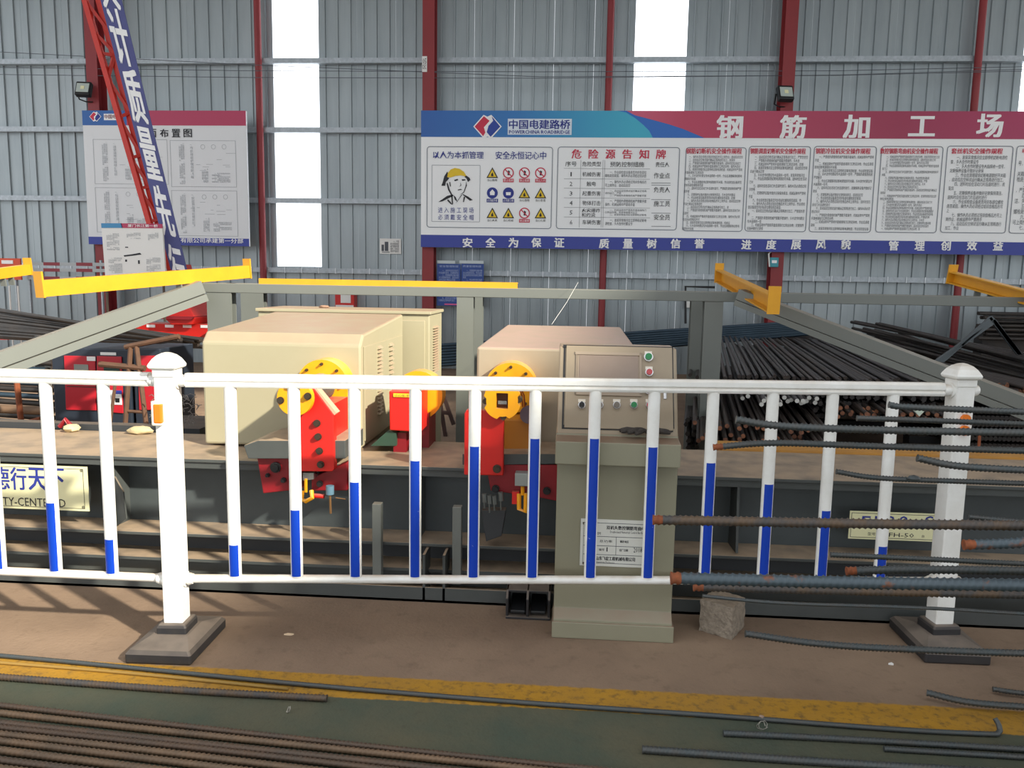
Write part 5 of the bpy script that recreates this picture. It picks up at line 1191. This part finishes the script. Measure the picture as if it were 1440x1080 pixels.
# pile C far right, bars parallel to wall
for i in range(14):
    l = i//2; a = at(1373+(l % 3)*5+R3.uniform(0, 6), 441+l*5.6+R3.uniform(-1, 1), Y=11.6+(i % 3)*.06); b = Vector((a.x+5, a.y, a.z+.0)); put_bar(a, b, .026, 'dark', 'dark rebar in the high stack at far right', 'high stack of rebars at far right')
m = MB(); a = at(1380, 470, Y=11.9); m.box(a.x+.3, a.x+.4, 11.7, 12.0, 0, a.z-.3); m.box(a.x+3, a.x+3.1, 11.7, 12.0, 0, a.z-.3); tag(m.build('stack_support', darkgap), 'dark supports under the high rebar stack at far right', 'support')
m = MB(); m.box(a.x+.05, a.x+5, 11.95, 12.2, 0, a.z+.1); tag(m.build('rebar_heap', rb_dark), 'dark rebar mass behind the high stack at far right', 'rebar', kind='stuff')
# blue-grey bundle hung across the middle
for i in range(16):
    l = i//2; k = i % 2
    a = at(560, 489+l*4.2+k*.4, Y=10.2+k*.05); b = at(1142, 452+l*2.6+k*.4-(l > 5)*1, Y=11.4+k*.05)
    mid = at(900, 476.5+l*3.6, Y=10.9)
    put_bar(a, b, .022, 'blue', 'blue-grey rebar in the long bundle across the hall, behind the posts', 'blue-grey rebar bundle')
# left piles
lbL = 'long dark rebar in the pile at far left, sloping towards the red cabinet'
for i in range(20):
    y0 = 430+i*2.6; a = at(-90, y0-10+R3.uniform(-1, 1), Y=9.3-.03*i); b = at(250+R3.uniform(0, 45), 476+i*.6+R3.uniform(-1.5, 1.5), Y=7.2+.02*i)
    put_bar(a, b, .02, 'dark', lbL, 'long rebars at far left')
for i in range(20):
    l = i//2; a = at(-80, 505+l*9, Y=6.6+(i % 2)*.05); b = at(78-R3.uniform(0, 18), 511+l*9.6, Y=6.6+(i % 2)*.05)
    put_bar(a, b, .024, 'blue' if i % 4 else 'dark', 'dark rebar in the low stack at left edge behind the guardrail', 'low stack of rebars at left edge')
for x in (-80, 60): m = MB(); a = at(x, 600, Y=6.7); m.box(a.x-.04, a.x+.04, 6.72, 6.8, 0, 1.0); tag(m.build('stack_support', darkgap), 'dark upright behind the low stack, far left' if x < 0 else 'dark upright beside the low stack at left edge', 'support')
m = MB(); m.tube([at(-60, 573, Y=6.2), at(74, 578, Y=6.2)], .035, 10); tag(m.build('brown_pipe', mat('pipe_brown', '#6e5642', .7), smooth=True), 'brown pipe in front of the low rebar stack', 'pipe')
m = MB(); ro = mat('rust_post', '#8a4a2a', .8, col2='#6a3a26', nscale=20, amt=.6); m.tube([at(22, 500, Y=5.9), at(24, 540, Y=5.9), at(30, 595, Y=5.9)], .022, 8); m.tube([at(-10, 594, Y=5.9), at(30, 595, Y=5.9), at(56, 588, Y=5.9)], .012, 8); tag(m.build('rusty_hook_post', ro, smooth=True), 'rusty orange upright post seen through left guardrail panel', 'post')

m = MB(); m.tube([at(1255, 606, Y=4.48), at(1251, 634, Y=4.48)], .009, 6); tag(m.build('rusty_stake', ro), 'short rusty stake standing on ochre board between last picket and right post', 'stake')
m = MB(); m.tube([at(1378, 606, Y=4.48), at(1376, 637, Y=4.48)], .008, 6); tag(m.build('rusty_stake', ro), 'short rusty stake standing on ochre board right of the right post', 'stake')
c = at(1291, 579, Y=5.3); m = MB(); m.add([(c.x-.03, c.y, c.z+.01), (c.x+.035, c.y-.01, c.z+.005), (c.x+.01, c.y-.005, c.z-.03), (c.x-.03, c.y+.02, c.z+.012), (c.x+.035, c.y+.01, c.z+.007), (c.x+.01, c.y+.015, c.z-.028)], [(0, 2, 1), (3, 4, 5), (0, 1, 4, 3), (1, 2, 5, 4), (2, 0, 3, 5)]); tag(m.build('paper_tag', mat('tag_pale_green', '#dbe8d6', .6)), 'pale green white tag stuck on the rebar ends left of the right post', 'tag')
# red and dark welding cabinet, with a second one right behind post
def weld_cab(x0, x1, label, sec=False):
    Y = 6.0; t = thing('welding_cabinet', label, 'cabinet', at((x0+x1)/2, 612, Y=Y)); navy = mat('cabinet_navy', '#242c38', .5)
    a, b = at(x0, 550, Y=Y).x, at(x1, 550, Y=Y).x; zt = at((x0+x1)/2, 490, Y=Y).z; zb = .05
    m = MB(); m.box(a, b, Y, Y+.55, zb, zt); m.build('case', navy, t, bevel=.01)
    for fx_ in (a+.04, b-.10):
        m = MB(); m.box(fx_, fx_+.06, Y+.03, Y+.5, 0, zb); m.build('foot', black, t)
    cr = mat('cabinet_red', '#b3202c', .4)
    if not sec:
        m = MB(); m.xz([sxz(91, 500, Y), sxz(135, 501, Y), sxz(136, 577, Y), sxz(94, 576, Y)], Y-.012, Y); m.build('red_door', cr, t, bevel=.003)
        m = MB(); m.xz([sxz(137, 500.5, Y), sxz(172, 501.5, Y), sxz(174, 581, Y), sxz(138, 578, Y)], Y-.012, Y); m.build('red_door', cr, t, bevel=.003)
        m = MB(); rect_px(m, (104, 512.5, 124, 522), Y-.016, .004); m.build('display', mat('lcd', '#8a8c84', .3), t)
        m = MB(); rect_px(m, (146, 514, 168, 528), Y-.016, .004); m.build('socket_panel', mat('socket_green', '#1f3f36', .4), t)
        m = MB(); rect_px(m, (122, 501.5, 134, 507.5), Y-.016, .004); rect_px(m, (141, 495.5, 163, 499.5), Y-.004, .004); rect_px(m, (100, 533.5, 131, 539), Y-.016, .004); rect_px(m, (154, 549, 171, 569), Y-.016, .004); m.build('sticker', paper, t)
        m = MB(); rect_px(m, (160, 549, 171, 554), Y-.018, .003); m.build('sticker_head', ink_blue, t)
        m = MB(); rect_px(m, (94, 543.5, 135, 544.5), Y-.0135, .002); rect_px(m, (162, 560, 168, 566), Y-.018, .002); m.build('seam', black, t)
    else:
        m = MB(); m.xz([sxz(195, 500, Y), sxz(222, 500, Y), sxz(222, 576, Y), sxz(197, 576, Y)], Y-.012, Y); m.build('red_door', cr, t)
weld_cab(75, 184, 'red-fronted dark cabinet seen above the left guardrail'); weld_cab(189, 228, 'narrow red cabinet mostly hidden behind left guardrail post', True)
# brown bar stool/trestle in front of the cabinets
t = thing('bar_trestle', 'rusty brown bent-bar trestle in front of the red cabinet', 'trestle', at(180, 612, Y=5.5)); br = mat('trestle_brown', '#5c4638', .6, .2, col2='#7a5540', nscale=20, amt=.6)
for a, b, r in (((184, 485), (176, 600), .018), ((192, 487), (206, 600), .018), ((176, 488), (252, 473), .02), ((140, 512), (204, 518), .022), ((162, 540), (155, 595), .012), ((178, 578), (205, 580), .012)):
    m = MB(); m.tube([at(*a, Y=5.5), at(*b, Y=5.5)], r, 8); m.build('bar', br, t, smooth=True)
t = thing('folding_trestle', 'dark brown A-shaped trestle seen between cabinet and middle post', 'trestle', at(628, 610, Y=7.7)); w_ = mat('trestle_dark', '#3e2a26', .7)
for a, b in (((616, 535), (638, 597)), ((618, 560), (627, 617)), ((614, 579), (632, 581)), ((616, 535), (604, 600))):
    m = MB(); m.sweep([(-.018, -.018), (.018, -.018), (.018, .018), (-.018, .018)], at(*a, Y=7.7), at(*b, Y=7.7)); m.build('leg', w_, t)
# sacks on the machine plate at left
sk = mat('sack_cream', '#cdbd94', .9, col2='#b09c76', nscale=20, amt=.6)
for (px, py, rx, lab) in ((92, 601, .055, 'small pale pebble-like sack on the machine top below the red cabinet'), (190, 604, .09, 'pale sack on machine top beside the left guardrail post')):
    c = at(px, py+4, Z=.66); m = MB(); m.blob((c.x, 4.31, .64+.022), rx*.85, .045, .024, 12, .12); tag(m.build('sack', sk, smooth=True), lab, 'sack')
m = MB(); m.tube([at(84, 600, Y=4.34), at(92, 590, Y=4.34), at(99, 598, Y=4.34)], .014, 8); tag(m.build('red_clip', dred), 'small dark red clip lying behind the pale sack', 'clip')
# scrap wire heap on the floor/bench behind left post
m = MB(); R4 = random.Random(3)
for i in range(90):
    c = at(R4.uniform(212, 282), R4.uniform(555, 598), Y=5.2+R4.uniform(0, .3)); a = R4.uniform(0, 6.28); l = R4.uniform(.03, .09)
    d = Vector((math.cos(a), .3*R4.uniform(-1, 1), math.sin(a)*.6)); m.tube([c-d*l*.5, c+Vector((0, 0, .015)), c+d*l*.5], .003, 4)
tag(m.build('scrap_wire_heap', mat('wire_mix', '#6c6460', .5, .4, col2='#a49c94', nscale=30, amt=.8)), 'heap of tangled scrap wire behind the left guardrail post', 'scrap', kind='stuff')
m = MB(); m.box(at(205, 600, Y=5.2).x, at(290, 600, Y=5.2).x, 5.1, 5.6, 0, at(240, 598, Y=5.2).z); tag(m.build('scrap_bin', darkgap), 'dark bin filled with scrap wire behind left guardrail post', 'bin')
